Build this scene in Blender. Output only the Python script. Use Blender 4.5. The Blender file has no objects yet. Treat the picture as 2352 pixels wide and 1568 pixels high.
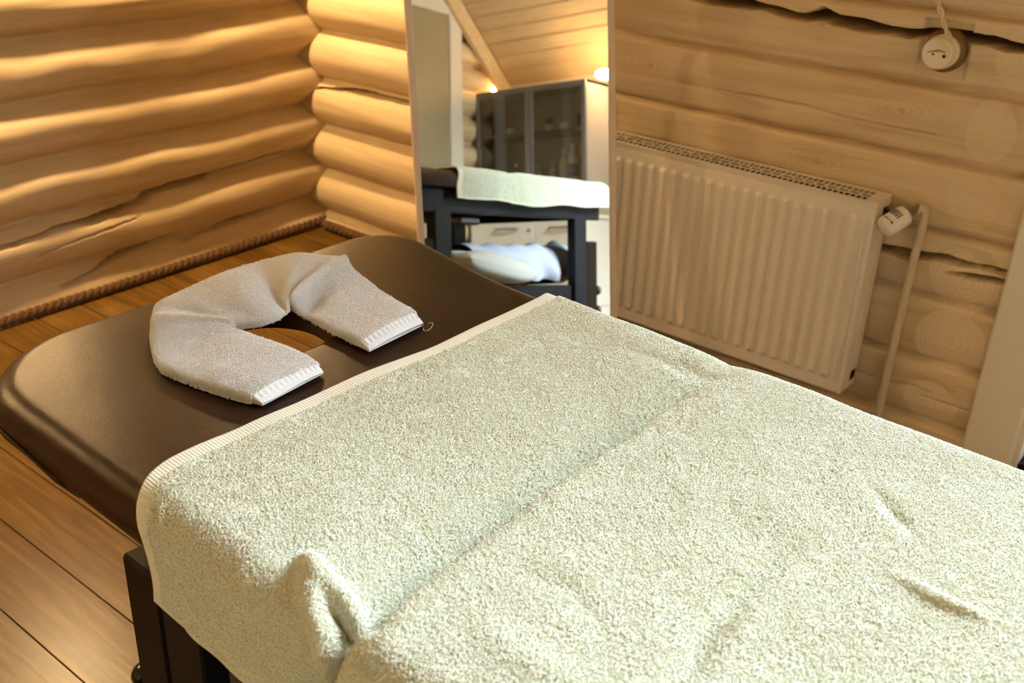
import bpy, math, random
import numpy as np
from mathutils import Matrix, Vector

# ------------------------------------------------------------------ camera, world, light, exposure
S = 0.8387                      # metres per layout unit (all numbers below are layout units)
scene = bpy.context.scene
COL = scene.collection
rng = np.random.default_rng(7)
random.seed(7)

CAM = np.array([3.2844, -2.8256, 1.55])
CAM_R = np.array([[0.7750, 0.6310, 0.0355], [0.3038, -0.3224, -0.8965], [-0.5542, 0.7056, -0.4415]])
cd = bpy.data.cameras.new('camera')
cam = bpy.data.objects.new('camera', cd)
COL.objects.link(cam)
_r, _d, _f = (Vector(v).normalized() for v in CAM_R)
cam.matrix_world = Matrix(((_r.x, -_d.x, -_f.x, CAM[0] * S), (_r.y, -_d.y, -_f.y, CAM[1] * S),
                           (_r.z, -_d.z, -_f.z, CAM[2] * S), (0, 0, 0, 1)))
cd.sensor_width = 36.0
cd.lens = 2424.58 * 36.0 / 2352.0
cd.clip_start = 0.02
cd.dof.use_dof = True
cd.dof.focus_distance = 1.74 * S
cd.dof.aperture_fstop = 6.3
scene.camera = cam

scene.view_settings.view_transform = 'Standard'
scene.view_settings.look = 'None'
scene.view_settings.gamma = 1.0
scene.view_settings.use_curve_mapping = False
scene.view_settings.exposure = -0.34

world = bpy.data.worlds.new('world')
scene.world = world
world.use_nodes = True
_wt = world.node_tree
_bg = _wt.nodes['Background']
_tc = _wt.nodes.new('ShaderNodeTexCoord')
_sx = _wt.nodes.new('ShaderNodeSeparateXYZ')
_cr = _wt.nodes.new('ShaderNodeValToRGB')      # overcast sky; dark tree line added unseen, keeps daylight off the far walls
_wt.links.new(_tc.outputs['Generated'], _sx.inputs[0])
_wt.links.new(_sx.outputs[2], _cr.inputs[0])
_wt.links.new(_cr.outputs[0], _bg.inputs[0])
for _e, (_p, _c) in zip([_cr.color_ramp.elements[0], _cr.color_ramp.elements[1], _cr.color_ramp.elements.new(0.5)],
                        [(0.27, (0.03, 0.035, 0.03, 1)), (0.80, (0.80, 0.91, 1.0, 1)), (0.42, (0.70, 0.82, 0.92, 1))]):
    _e.position = _p; _e.color = _c
_bg.inputs[1].default_value = 140.0

LAMP_POWER = 2400.0              # emission strength of the lamps along the left eave
LAMP_POWER_FAR = 260.0          # and of the two beside the cabinet
LAMP_COLOR = (1.0, 0.68, 0.32)

ld = bpy.data.lights.new('daylight', 'AREA')    # sampling portal in the terrace door opening
ld.shape = 'RECTANGLE'
ld.size, ld.size_y = 1.78 * S, 2.92 * S
ld.cycles.is_portal = True
lo = bpy.data.objects.new('daylight', ld)
COL.objects.link(lo)
lo.location = (3.745 * S, 0.262 * S, 1.47 * S)
lo.rotation_euler = (math.radians(-90), 0, 0)

# ------------------------------------------------------------------ helpers
def link(name, verts, faces, mat, parent=None, smooth=True, uv=None, offset=(0, 0, 0)):
    me = bpy.data.meshes.new(name)
    v = (np.asarray(verts, dtype=np.float64) - np.asarray(offset)) * S
    f = faces
    if isinstance(f, np.ndarray):
        me.vertices.add(len(v)); me.vertices.foreach_set('co', v.astype(np.float32).ravel())
        n, k = f.shape
        me.loops.add(n * k); me.loops.foreach_set('vertex_index', f.astype(np.int32).ravel())
        me.polygons.add(n)
        me.polygons.foreach_set('loop_start', np.arange(0, n * k, k, dtype=np.int32))
        try:
            me.polygons.foreach_set('loop_total', np.full(n, k, dtype=np.int32))
        except Exception:
            pass
        me.update(calc_edges=True)
        me.validate()
    else:
        me.from_pydata([tuple(x) for x in v], [], [tuple(x) for x in f])
        me.update()
    if uv is not None:
        lay = me.uv_layers.new(name='UVMap')
        idx = np.zeros(len(me.loops), dtype=np.int32)
        me.loops.foreach_get('vertex_index', idx)
        lay.data.foreach_set('uv', np.asarray(uv, dtype=np.float32)[idx].ravel())
    me.polygons.foreach_set('use_smooth', np.full(len(me.polygons), smooth, dtype=bool))
    if mat is not None:
        me.materials.append(mat)
    o = bpy.data.objects.new(name, me)
    COL.objects.link(o)
    if parent is not None:
        o.parent = parent
        if parent.type != 'EMPTY' or True:
            # parents carry their own location; children are built in the parent's frame
            pass
    o.location = tuple(np.asarray(offset, dtype=float) * S)
    return o

class MB:
    """collects shapes for one mesh object"""
    def __init__(self):
        self.v, self.f = [], []
    def add(self, v, f):
        o = len(self.v)
        self.v += [tuple(map(float, p)) for p in v]
        self.f += [tuple(int(i) + o for i in q) for q in f]
        return self
    def box(self, lo, hi, bev=0.0, M=None):
        lo, hi = np.array(lo, float), np.array(hi, float)
        if bev <= 0:
            P = [(x, y, z) for z in (lo[2], hi[2]) for y in (lo[1], hi[1]) for x in (lo[0], hi[0])]
            F = [(0, 2, 3, 1), (4, 5, 7, 6), (0, 1, 5, 4), (2, 6, 7, 3), (0, 4, 6, 2), (1, 3, 7, 5)]
        else:
            b = min(bev, 0.45 * float(np.min(hi - lo)))
            P, ids = [], {}
            for cx in (0, 1):
                for cy in (0, 1):
                    for cz in (0, 1):
                        c = np.array([hi[0] if cx else lo[0], hi[1] if cy else lo[1], hi[2] if cz else lo[2]])
                        s = np.array([-1 if cx else 1, -1 if cy else 1, -1 if cz else 1]) * b
                        for ax in range(3):
                            p = c.copy()
                            for k in range(3):
                                if k != ax:
                                    p[k] += s[k]
                            ids[(cx, cy, cz, ax)] = len(P); P.append(tuple(p))
            F = []
            for ax in range(3):
                o1, o2 = [k for k in range(3) if k != ax]
                for side in (0, 1):
                    q = []
                    for a, c in ((0, 0), (1, 0), (1, 1), (0, 1)):
                        k = [0, 0, 0]; k[ax] = side; k[o1] = a; k[o2] = c
                        q.append(ids[(k[0], k[1], k[2], ax)])
                    F.append(tuple(q))
            for ax in range(3):
                o1, o2 = [k for k in range(3) if k != ax]
                for a in (0, 1):
                    for c in (0, 1):
                        k0 = [0, 0, 0]; k0[o1] = a; k0[o2] = c
                        k1 = list(k0); k1[ax] = 1
                        F.append((ids[(*k0, o1)], ids[(*k0, o2)], ids[(*k1, o2)], ids[(*k1, o1)]))
            for cx in (0, 1):
                for cy in (0, 1):
                    for cz in (0, 1):
                        F.append(tuple(ids[(cx, cy, cz, a)] for a in range(3)))
        if M is not None:
            P = [M(np.array(p)) for p in P]
        return self.add(P, F)
    def tube(self, pts, r, n=12, cap=True):
        pts = np.asarray(pts, float)
        r = np.broadcast_to(np.asarray(r, float), (len(pts),))
        T = np.gradient(pts, axis=0)
        T /= np.linalg.norm(T, axis=1)[:, None] + 1e-12
        a = np.array([0, 0, 1.0]) if abs(T[0][2]) < 0.9 else np.array([1.0, 0, 0])
        N = np.cross(T[0], a); N /= np.linalg.norm(N)
        V = []
        for i in range(len(pts)):
            N = N - T[i] * (N @ T[i]); N /= np.linalg.norm(N)
            B = np.cross(T[i], N)
            for k in range(n):
                t = 2 * math.pi * k / n
                V.append(pts[i] + r[i] * (N * math.cos(t) + B * math.sin(t)))
        F = [(i * n + k, i * n + (k + 1) % n, (i + 1) * n + (k + 1) % n, (i + 1) * n + k)
             for i in range(len(pts) - 1) for k in range(n)]
        if cap:
            F += [tuple(range(n))[::-1], tuple((len(pts) - 1) * n + k for k in range(n))]
        return self.add(V, F)
    def lathe(self, prof, origin, axis, n=32):
        """prof: (radius, height) pairs along axis"""
        ax = np.array(axis, float); ax /= np.linalg.norm(ax)
        a = np.array([0, 0, 1.0]) if abs(ax[2]) < 0.9 else np.array([1.0, 0, 0])
        N = np.cross(ax, a); N /= np.linalg.norm(N); B = np.cross(ax, N)
        o = np.array(origin, float)
        V = [o + ax * hh + rr * (N * math.cos(2 * math.pi * k / n) + B * math.sin(2 * math.pi * k / n))
             for rr, hh in prof for k in range(n)]
        F = [(i * n + k, i * n + (k + 1) % n, (i + 1) * n + (k + 1) % n, (i + 1) * n + k)
             for i in range(len(prof) - 1) for k in range(n)]
        F += [tuple(range(n))[::-1], tuple((len(prof) - 1) * n + k for k in range(n))]
        return self.add(V, F)
    def build(self, name, mat, parent=None, smooth=False, offset=(0, 0, 0)):
        o = link(name, self.v, self.f, mat, None, smooth, None, offset)
        if parent is not None:
            o.parent = parent
            o.location = (0, 0, 0)
        return o

def empty(name, loc, label=None, cat=None, group=None):
    o = bpy.data.objects.new(name, None)
    COL.objects.link(o)
    o.location = tuple(np.asarray(loc, float) * S)
    o.empty_display_size = 0.05
    if label: tag(o, label, cat, group)
    return o

def tag(o, label, cat, group=None):
    o['label'] = label; o['category'] = cat
    if group: o['group'] = group
    return o

def struct(o):
    o['kind'] = 'structure'
    return o

def part(mb, name, mat, root, base, smooth=False):
    """part built in world layout numbers, stored in the frame of an empty that stands at base"""
    o = link(name, np.asarray(mb.v) - np.asarray(base), mb.f, mat, None, smooth)
    o.parent = root
    return o

def grid_faces(n, m, wrap_n=False, wrap_m=False):
    I = np.arange(n if wrap_n else n - 1); J = np.arange(m if wrap_m else m - 1)
    I, J = np.meshgrid(I, J, indexing='ij')
    I1, J1 = (I + 1) % n, (J + 1) % m
    return np.stack([I * m + J, I1 * m + J, I1 * m + J1, I * m + J1], -1).reshape(-1, 4)

def smooth_noise(n, m, cells_n, cells_m, seed):
    """bicubic-ish smooth noise on an n x m grid, values about -1..1"""
    g = np.random.default_rng(seed).standard_normal((cells_n + 3, cells_m + 3))
    def w(k, cells):
        t = np.linspace(0, cells - 1e-6, k); i = t.astype(int); u = t - i
        B = np.stack([(1 - u) ** 3, 3 * u ** 3 - 6 * u ** 2 + 4, -3 * u ** 3 + 3 * u ** 2 + 3 * u + 1, u ** 3], -1) / 6
        return i, B
    i, Bi = w(n, cells_n); j, Bj = w(m, cells_m)
    rows = sum(Bi[:, a, None] * g[i + a] for a in range(4))
    out = sum(Bj[None, :, a] * rows[:, j + a] for a in range(4))
    return out * 1.6

def poly_dist(A, B, pts):
    """distance of every (A,B) to a polyline and the fraction along it"""
    best = np.full(A.shape, 1e9); frac = np.zeros(A.shape); side = np.zeros(A.shape)
    pts = np.asarray(pts, float)
    L = np.concatenate([[0], np.cumsum(np.hypot(*np.diff(pts, axis=0).T))])
    for k in range(len(pts) - 1):
        p, q = pts[k], pts[k + 1]; d = q - p; l2 = d @ d
        t = np.clip(((A - p[0]) * d[0] + (B - p[1]) * d[1]) / l2, 0, 1)
        ex, ey = A - (p[0] + t * d[0]), B - (p[1] + t * d[1])
        dist = np.hypot(ex, ey)
        m = dist < best
        best = np.where(m, dist, best)
        frac = np.where(m, (L[k] + t * math.sqrt(l2)) / L[-1], frac)
        side = np.where(m, np.sign(d[0] * ey - d[1] * ex), side)
    return best, frac, side

def terry_pile(name, P, N, keep, count, length, radius, mat, parent, seed, lean=0.75):
    """short bent yarn loops standing on a surface grid P (n x m x 3) with normals N; keep masks where pile grows"""
    r = np.random.default_rng(seed)
    n, m = P.shape[:2]
    du = np.linalg.norm(np.gradient(P, axis=0), axis=-1); dv = np.linalg.norm(np.gradient(P, axis=1), axis=-1)
    w = (du * dv * keep).ravel(); cw = np.cumsum(w); cw /= cw[-1]
    k = np.searchsorted(cw, r.random(count)); i, j = np.unravel_index(k, (n, m))
    i = np.clip(i + r.random(count) - 0.5, 0, n - 1.001); j = np.clip(j + r.random(count) - 0.5, 0, m - 1.001)
    i0, j0 = i.astype(int), j.astype(int); fi, fj = (i - i0)[:, None], (j - j0)[:, None]
    def samp(G): return (G[i0, j0] * (1 - fi) * (1 - fj) + G[i0 + 1, j0] * fi * (1 - fj) + G[i0, j0 + 1] * (1 - fi) * fj + G[i0 + 1, j0 + 1] * fi * fj)
    p, nn = samp(P), samp(N); nn /= np.linalg.norm(nn, axis=1)[:, None]
    fx = smooth_noise(n, m, max(8, n // 5), max(8, m // 5), seed + 1)[i0, j0]; fy = smooth_noise(n, m, max(8, n // 5), max(8, m // 5), seed + 2)[i0, j0]
    t1 = np.gradient(P, axis=0)[i0, j0]; t1 /= np.linalg.norm(t1, axis=1)[:, None] + 1e-9
    t2 = np.cross(nn, t1)
    g = r.standard_normal((count, 2)) * 0.55
    d = t1 * (fx * 0.38 + g[:, 0])[:, None] + t2 * (fy * 0.38 + g[:, 1])[:, None]
    L = length * (0.65 + 0.6 * r.random(count))[:, None]
    p0 = p - nn * radius
    p1 = p + nn * L * 0.62 + d * L * lean * 0.40
    p2 = p + nn * L * 0.55 + d * L * lean * 1.15
    pts = np.stack([p0, p1, p2], 1).reshape(-1, 3) * S
    cu = bpy.data.hair_curves.new(name)
    cu.add_curves([3] * count)
    cu.attributes['position'].data.foreach_set('vector', pts.astype(np.float32).ravel())
    ra = cu.attributes.get('radius') or cu.attributes.new('radius', 'FLOAT', 'POINT')
    rad = np.tile(np.array([1.0, 0.9, 0.6]) * radius * S, count)
    ra.data.foreach_set('value', rad.astype(np.float32))
    cu.materials.append(mat)
    o = bpy.data.objects.new(name, cu)
    COL.objects.link(o)
    o.parent = parent
    o['kind'] = 'stuff'
    return o

# ------------------------------------------------------------------ materials
class NT:
    def __init__(self, name):
        self.m = bpy.data.materials.new(name); self.m.use_nodes = True
        self.t = self.m.node_tree; self.t.nodes.clear()
        self.out = self.t.nodes.new('ShaderNodeOutputMaterial')
        self.b = self.t.nodes.new('ShaderNodeBsdfPrincipled')
        self.t.links.new(self.b.outputs[0], self.out.inputs[0])
    def n(self, kind, ins=None, **kw):
        x = self.t.nodes.new(kind)
        for k, v in kw.items(): setattr(x, k, v)
        for k, v in (ins or {}).items():
            if isinstance(v, bpy.types.NodeSocket): self.t.links.new(v, x.inputs[k])
            else: x.inputs[k].default_value = v
        return x
    def math(self, op, a, b=0.0, c=None):
        d = {0: a, 1: b}
        if c is not None: d[2] = c
        return self.n('ShaderNodeMath', d, operation=op).outputs[0]
    def set(self, **kw):
        for k, v in kw.items():
            s = self.b.inputs[k.replace('_', ' ')]
            if isinstance(v, bpy.types.NodeSocket): self.t.links.new(v, s)
            else: s.default_value = v
        return self
    def coord(self, which='Object'):
        return self.n('ShaderNodeTexCoord').outputs[which]
    def mapping(self, v, scale=(1, 1, 1), loc=(0, 0, 0), rot=(0, 0, 0)):
        return self.n('ShaderNodeMapping', {0: v, 1: loc, 2: rot, 3: scale}).outputs[0]
    def noise(self, v, scale, detail=3.0, rough=0.55, dist=0.0):
        return self.n('ShaderNodeTexNoise', {'Vector': v, 'Scale': scale, 'Detail': detail, 'Roughness': rough, 'Distortion': dist}).outputs[0]
    def ramp(self, f, stops):
        r = self.n('ShaderNodeValToRGB', {0: f})
        e = r.color_ramp.elements
        while len(e) < len(stops): e.new(0.5)
        for q, (p, c) in zip(e, stops):
            q.position = p; q.color = (*c, 1) if len(c) == 3 else c
        return r.outputs[0]
    def mix(self, f, a, b, mode='MIX'):
        x = self.n('ShaderNodeMix', data_type='RGBA', blend_type=mode)
        for s, v in ((x.inputs[0], f), (x.inputs[6], a), (x.inputs[7], b)):
            if isinstance(v, bpy.types.NodeSocket): self.t.links.new(v, s)
            else: s.default_value = v if not isinstance(v, tuple) or len(v) == 4 else (*v, 1)
        return x.outputs[2]
    def bump(self, hgt, strength=0.3, dist=0.01, normal=None):
        d = {'Height': hgt, 'Strength': strength, 'Distance': dist}
        if normal is not None: d['Normal'] = normal
        return self.n('ShaderNodeBump', d).outputs[0]

def plain(name, color, rough=0.5, metal=0.0, spec=0.5, bump=0.0, bscale=80.0):
    t = NT(name)
    t.set(Base_Color=(*color, 1), Roughness=rough, Metallic=metal)
    t.b.inputs['Specular IOR Level'].default_value = spec
    v = t.coord()
    nz = t.noise(v, 12.0, 3.0)
    t.set(Base_Color=t.mix(t.math('MULTIPLY', nz, 0.14), (*color, 1), (color[0] * .72, color[1] * .7, color[2] * .68, 1)))
    if bump > 0:
        t.set(Normal=t.bump(t.noise(v, bscale, 4.0), bump, 0.002))
    return t.m

def log_wood(name, axis, rings=(), knots=(), base=(0.66, 0.50, 0.30), dark=(0.52, 0.355, 0.17)):
    """whitewashed peeled log; axis is the direction the logs run; rings are flush end-grain discs, knots are small ones"""
    t = NT(name); v = t.coord()
    sc = (0.9, 10.0, 14.0) if axis == 'x' else (10.0, 0.9, 14.0)
    g = t.noise(t.mapping(v, sc), 2.2, 5.0, 0.6, 0.6)
    g2 = t.noise(t.mapping(v, tuple(c * 3.5 for c in sc)), 3.0, 3.0, 0.6, 0.3)
    blotch = t.noise(v, 2.3, 3.0, 0.6)
    f = t.math('ADD', t.math('MULTIPLY', g, 0.75), t.math('MULTIPLY', g2, 0.35))
    col = t.ramp(f, [(0.40, dark), (0.52, tuple(0.55 * a + 0.45 * b for a, b in zip(base, dark))), (0.62, base)])
    col = t.mix(t.math('MULTIPLY', blotch, 0.42), col, (0.72, 0.58, 0.38, 1))
    hgt = g
    if rings or knots:
        sep = t.n('ShaderNodeSeparateXYZ', {0: v})
        px, pz = (sep.outputs[0] if axis == 'x' else sep.outputs[1]), sep.outputs[2]
        wob = t.noise(v, 7.0, 3.0)
        for (cx, cz, rx, rz, st) in rings:
            dx = t.math('DIVIDE', t.math('SUBTRACT', px, cx * S), rx * S)
            dz = t.math('DIVIDE', t.math('SUBTRACT', pz, cz * S), rz * S)
            r = t.math('SQRT', t.math('ADD', t.math('POWER', dx, 2.0), t.math('POWER', dz, 2.0)))
            r = t.math('ADD', r, t.math('MULTIPLY', t.math('SUBTRACT', wob, 0.5), 0.95))
            inside = t.math('MULTIPLY', t.math('MINIMUM', t.math('MAXIMUM', t.math('MULTIPLY', t.math('SUBTRACT', 1.0, r), 14.0), 0.0), 1.0), st)
            ring = t.math('SINE', t.math('MULTIPLY', t.math('POWER', r, 1.3), 42.0))
            ring = t.math('MULTIPLY', t.math('ADD', ring, 1.0), 0.5)
            rc = t.mix(t.math('MULTIPLY', t.math('POWER', ring, 2.0), t.math('MULTIPLY', blotch, 0.48)), (0.76, 0.60, 0.39, 1), (0.50, 0.34, 0.17, 1))
            col = t.mix(inside, col, rc)
        for (cx, cz, rr) in knots:
            dx = t.math('DIVIDE', t.math('SUBTRACT', px, cx * S), rr * 2.6 * S)
            dz = t.math('DIVIDE', t.math('SUBTRACT', pz, cz * S), rr * S)
            r = t.math('SQRT', t.math('ADD', t.math('POWER', dx, 2.0), t.math('POWER', dz, 2.0)))
            r = t.math('ADD', r, t.math('MULTIPLY', t.math('SUBTRACT', wob, 0.5), 2.6))
            ring = t.math('MULTIPLY', t.math('ADD', t.math('SINE', t.math('MULTIPLY', r, 11.0)), 1.0), 0.5)
            fall = t.math('MAXIMUM', t.math('SUBTRACT', 1.0, t.math('DIVIDE', r, 3.4)), 0.0)
            col = t.mix(t.math('MULTIPLY', t.math('MULTIPLY', ring, fall), 0.40), col, (0.45, 0.29, 0.12, 1))
            dx2 = t.math('DIVIDE', dx, 0.42 / 2.6 * 2.6)
            core = t.math('LESS_THAN', t.math('ADD', t.math('POWER', t.math('MULTIPLY', dx, 2.6 / 0.55), 2.0), t.math('POWER', t.math('DIVIDE', dz, 0.55), 2.0)), 1.0)
            col = t.mix(t.math('MULTIPLY', core, 0.65), col, (0.50, 0.33, 0.15, 1))
    t.set(Base_Color=col, Roughness=0.52)
    t.b.inputs['Specular IOR Level'].default_value = 0.35
    t.set(Normal=t.bump(hgt, 0.22, 0.004))
    return t.m

def floor_wood():
    t = NT('floor planks'); v = t.coord()
    sep = t.n('ShaderNodeSeparateXYZ', {0: v})
    pid = t.math('FLOOR', t.math('DIVIDE', t.math('ADD', sep.outputs[1], 10.0 + 1.948 * S), 0.160 * S))
    wn = t.n('ShaderNodeTexWhiteNoise', {'W': pid}, noise_dimensions='1D')
    off = t.n('ShaderNodeCombineXYZ', {0: t.math('MULTIPLY', wn.outputs[0], 13.0), 1: 0.0, 2: t.math('MULTIPLY', wn.outputs[0], 7.0)})
    vv = t.n('ShaderNodeVectorMath', {0: v, 1: off.outputs[0]}, operation='ADD').outputs[0]
    g = t.noise(t.mapping(vv, (1.4, 16.0, 1.0)), 2.0, 6.0, 0.62, 1.2)
    b = t.noise(t.mapping(vv, (1.0, 3.0, 1.0)), 2.6, 3.0, 0.6)
    w = t.n('ShaderNodeTexWave', {'Vector': t.mapping(vv, (0.35, 6.0, 1.0)), 'Scale': 2.4, 'Distortion': 9.0, 'Detail': 2.0, 'Detail Scale': 0.8}, wave_type='BANDS', bands_direction='Y').outputs[1]
    f = t.math('ADD', t.math('MULTIPLY', g, 0.6), t.math('ADD', t.math('MULTIPLY', b, 0.40), t.math('MULTIPLY', w, 0.05)))
    col = t.ramp(f, [(0.34, (0.048, 0.021, 0.0028)), (0.50, (0.125, 0.062, 0.009)), (0.66, (0.23, 0.125, 0.026))])
    col = t.mix(t.math('MULTIPLY', wn.outputs[0], 0.35), col, (0.11, 0.05, 0.010, 1))
    t.set(Base_Color=col, Roughness=0.30)
    t.b.inputs['Specular IOR Level'].default_value = 0.45
    t.set(Normal=t.bump(f, 0.16, 0.004))
    return t.m

def leather():
    t = NT('dark brown leather'); v = t.coord()
    vo = t.n('ShaderNodeTexVoronoi', {'Vector': t.mapping(v, (1, 1, 1)), 'Scale': 520.0}, feature='DISTANCE_TO_EDGE').outputs[0]
    n1 = t.noise(v, 160.0, 3.0); n2 = t.noise(v, 6.0, 3.0)
    hgt = t.math('ADD', t.math('MULTIPLY', vo, 0.9), t.math('MULTIPLY', n1, 0.6))
    col = t.mix(n2, (0.012, 0.0045, 0.0024, 1), (0.020, 0.0078, 0.004, 1))
    t.set(Base_Color=col, Roughness=0.32)
    t.b.inputs['Specular IOR Level'].default_value = 0.30
    t.b.inputs['Specular Tint'].default_value = (1.0, 0.78, 0.56, 1)
    n = t.bump(hgt, 0.32, 0.0008)
    t.set(Normal=t.bump(n2, 0.10, 0.02, n))
    return t.m

def terry(name, col_a, col_b, hem_u=None, hem_col=None, scale=1.0, rib=True):
    """looped towelling; UV is (along, across) in layout units; u below hem_u is the flat woven hem"""
    t = NT(name); uv = t.coord('UV'); v = t.coord()
    n1 = t.noise(t.mapping(uv, (1, 1, 1)), 430.0 * scale, 2.0, 0.6, 0.8)
    n2 = t.noise(t.mapping(uv, (1, 0.55, 1), rot=(0, 0, 0.5)), 800.0 * scale, 2.0, 0.6, 0.5)
    big = t.noise(uv, 9.0, 3.0)
    hgt = t.math('ADD', t.math('MULTIPLY', n1, 1.0), t.math('MULTIPLY', n2, 0.55))
    col = t.mix(big, (*col_a, 1), (*col_b, 1))
    if hem_u is not None:
        sep = t.n('ShaderNodeSeparateXYZ', {0: uv})
        inh = t.math('LESS_THAN', sep.outputs[0], hem_u)
        stripes = t.math('SINE', t.math('MULTIPLY', sep.outputs[1], 2 * math.pi / 0.0052))
        hh = t.math('MULTIPLY', stripes, 0.16)
        hgt = t.math('ADD', t.math('MULTIPLY', hgt, t.math('SUBTRACT', 1.0, inh)), t.math('MULTIPLY', hh, inh))
        if hem_col: col = t.mix(inh, col, (*hem_col, 1))
    t.set(Base_Color=col, Roughness=0.95)
    t.b.inputs['Specular IOR Level'].default_value = 0.1
    try:
        t.b.inputs['Sheen Weight'].default_value = 0.25
        t.b.inputs['Sheen Roughness'].default_value = 0.6
    except Exception:
        pass
    t.set(Normal=t.bump(hgt, 0.6, 0.0020))
    return t.m

def cloth(name, color, bumpsc=300.0):
    t = NT(name); v = t.coord()
    t.set(Base_Color=(*color, 1), Roughness=0.9)
    t.b.inputs['Specular IOR Level'].default_value = 0.15
    t.set(Normal=t.bump(t.noise(v, bumpsc, 2.0), 0.25, 0.001))
    return t.m

def glow(name, color, strength):
    t = NT(name)
    t.set(Base_Color=(1, 1, 1, 1), Emission_Color=(*color, 1), Emission_Strength=strength)
    return t.m

def thin_glass(name, tint=(0.96, 0.98, 0.97)):
    t = NT(name)
    tr = t.n('ShaderNodeBsdfTransparent', {0: (*tint, 1)})
    gl = t.n('ShaderNodeBsdfGlossy', {0: (1, 1, 1, 1), 1: 0.02})
    fr = t.n('ShaderNodeFresnel', {0: 1.45})
    mx = t.n('ShaderNodeMixShader', {0: fr.outputs[0], 1: tr.outputs[0], 2: gl.outputs[0]})
    t.t.links.new(mx.outputs[0], t.out.inputs[0])
    return t.m

def silver():
    t = NT('mirror silver')
    t.set(Base_Color=(0.80, 0.81, 0.79, 1), Metallic=1.0, Roughness=0.0)
    return t.m

def rope_mat():
    t = NT('jute rope'); v = t.coord()
    f = t.noise(v, 160.0, 4.0)
    t.set(Base_Color=t.ramp(f, [(0.3, (0.05, 0.022, 0.006)), (0.7, (0.17, 0.08, 0.024))]), Roughness=0.9)
    t.set(Normal=t.bump(f, 0.5, 0.002))
    return t.m

M_RINGS = [(2.590, 0.888, 0.068, 0.088, .45), (2.575, 0.705, 0.065, 0.08, .30), (2.610, 0.497, 0.095, 0.090, .85),
           (2.605, 0.315, 0.10, 0.088, .85), (2.590, 0.120, 0.080, 0.072, .75), (2.625, 1.075, 0.080, 0.085, .55)]
M_KNOTS_B = [(1.583, 0.902, 0.017), (2.101, 1.093, 0.013), (2.155, 0.726, 0.018), (2.36, 0.908, 0.016), (0.33, 0.47, 0.014)]
M_KNOTS_A = [(-0.40, 0.73, 0.012), (-0.86, 0.405, 0.012), (-1.0, 0.80, 0.012), (-0.32, 0.44, 0.012)]
MAT_LOG_A = log_wood('whitewashed log wood left', 'y', knots=M_KNOTS_A)
MAT_LOG_B = log_wood('whitewashed log wood', 'x', rings=M_RINGS, knots=M_KNOTS_B)
MAT_LOG_C = log_wood('whitewashed log wood far', 'x')
MAT_FLOOR = floor_wood()
MAT_LEATHER = leather()
MAT_SEAM = plain('dark seam thread', (0.012, 0.006, 0.004), 0.7)
MAT_FRAME = plain('black painted wood', (0.006, 0.005, 0.007), 0.5, spec=0.2, bump=0.1)
MAT_LEG = plain('dark brown stained wood', (0.008, 0.0038, 0.002), 0.5, spec=0.15, bump=0.15, bscale=40)
MAT_STEEL = plain('brushed steel', (0.45, 0.45, 0.46), 0.35, 1.0)
MAT_BLACKP = plain('black plastic', (0.008, 0.008, 0.009), 0.22)
MAT_WHITE = plain('white painted steel', (0.80, 0.72, 0.62), 0.38, bump=0.02)
MAT_PIPE = plain('beige painted pipe', (0.60, 0.48, 0.33), 0.45)
MAT_DARKIN = plain('dark interior', (0.05, 0.04, 0.03), 0.8)
MAT_PAINTW = plain('white painted wood', (0.78, 0.71, 0.60), 0.45, bump=0.05)
MAT_DOORC = plain('olive beige painted wood', (0.33, 0.26, 0.15), 0.5)
MAT_MIRRORFRAME = plain('pale mirror frame', (0.74, 0.62, 0.52), 0.4)
MAT_PLASTIC = plain('white plastic', (0.82, 0.76, 0.68), 0.3)
MAT_CERAMIC = plain('cream ceramic', (0.80, 0.70, 0.55), 0.25)
MAT_SOCKETWOOD = plain('dark varnished wood', (0.16, 0.065, 0.018), 0.4)
MAT_CORD = cloth('twisted cotton cord', (0.72, 0.58, 0.40))
MAT_HOLE = plain('black hole', (0.004, 0.004, 0.004), 0.9)
MAT_STAIN = plain('brown scorch', (0.35, 0.20, 0.06), 0.6)
MAT_TOWEL = terry('pale green towelling', (0.85, 0.88, 0.68), (0.88, 0.90, 0.73), -0.374, (0.86, 0.85, 0.72))
MAT_TOWELPILE = cloth('pale green yarn', (0.91, 0.928, 0.815))
MAT_FTPILE = cloth('white yarn', (0.98, 0.975, 0.985))
MAT_FTOWEL = terry('white towelling', (0.95, 0.945, 0.96), (0.96, 0.955, 0.97), None, None, 1.0)
MAT_FHEM = cloth('white woven hem', (0.82, 0.80, 0.80))
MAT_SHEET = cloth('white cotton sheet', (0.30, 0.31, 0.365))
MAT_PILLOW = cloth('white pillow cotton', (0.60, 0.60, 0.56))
MAT_CEIL = log_wood('pale ceiling boards', 'y', base=(0.70, 0.50, 0.26), dark=(0.56, 0.36, 0.16))
MAT_GREY = plain('grey lacquered board', (0.17, 0.145, 0.12), 0.4)
MAT_CABBODY = plain('pale lacquered board', (0.42, 0.34, 0.27), 0.45)
MAT_WALLD = plain('pale painted boards', (0.76, 0.64, 0.50), 0.6)
MAT_GLASS = thin_glass('clear glass')
MAT_MIRROR = silver()
MAT_ROPE = rope_mat()
MAT_PORC = plain('white porcelain', (0.85, 0.82, 0.76), 0.2)
MAT_BLUE = plain('blue label paper', (0.05, 0.08, 0.25), 0.6)
MAT_GREEN = plain('green leaves', (0.10, 0.16, 0.05), 0.7)
MAT_BOTTLE = plain('pale bottle plastic', (0.75, 0.68, 0.55), 0.3)
MAT_AMBER = plain('amber bottle glass', (0.25, 0.12, 0.03), 0.15)
MAT_LAMP = glow('lit lamp globe', LAMP_COLOR, LAMP_POWER)
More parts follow.
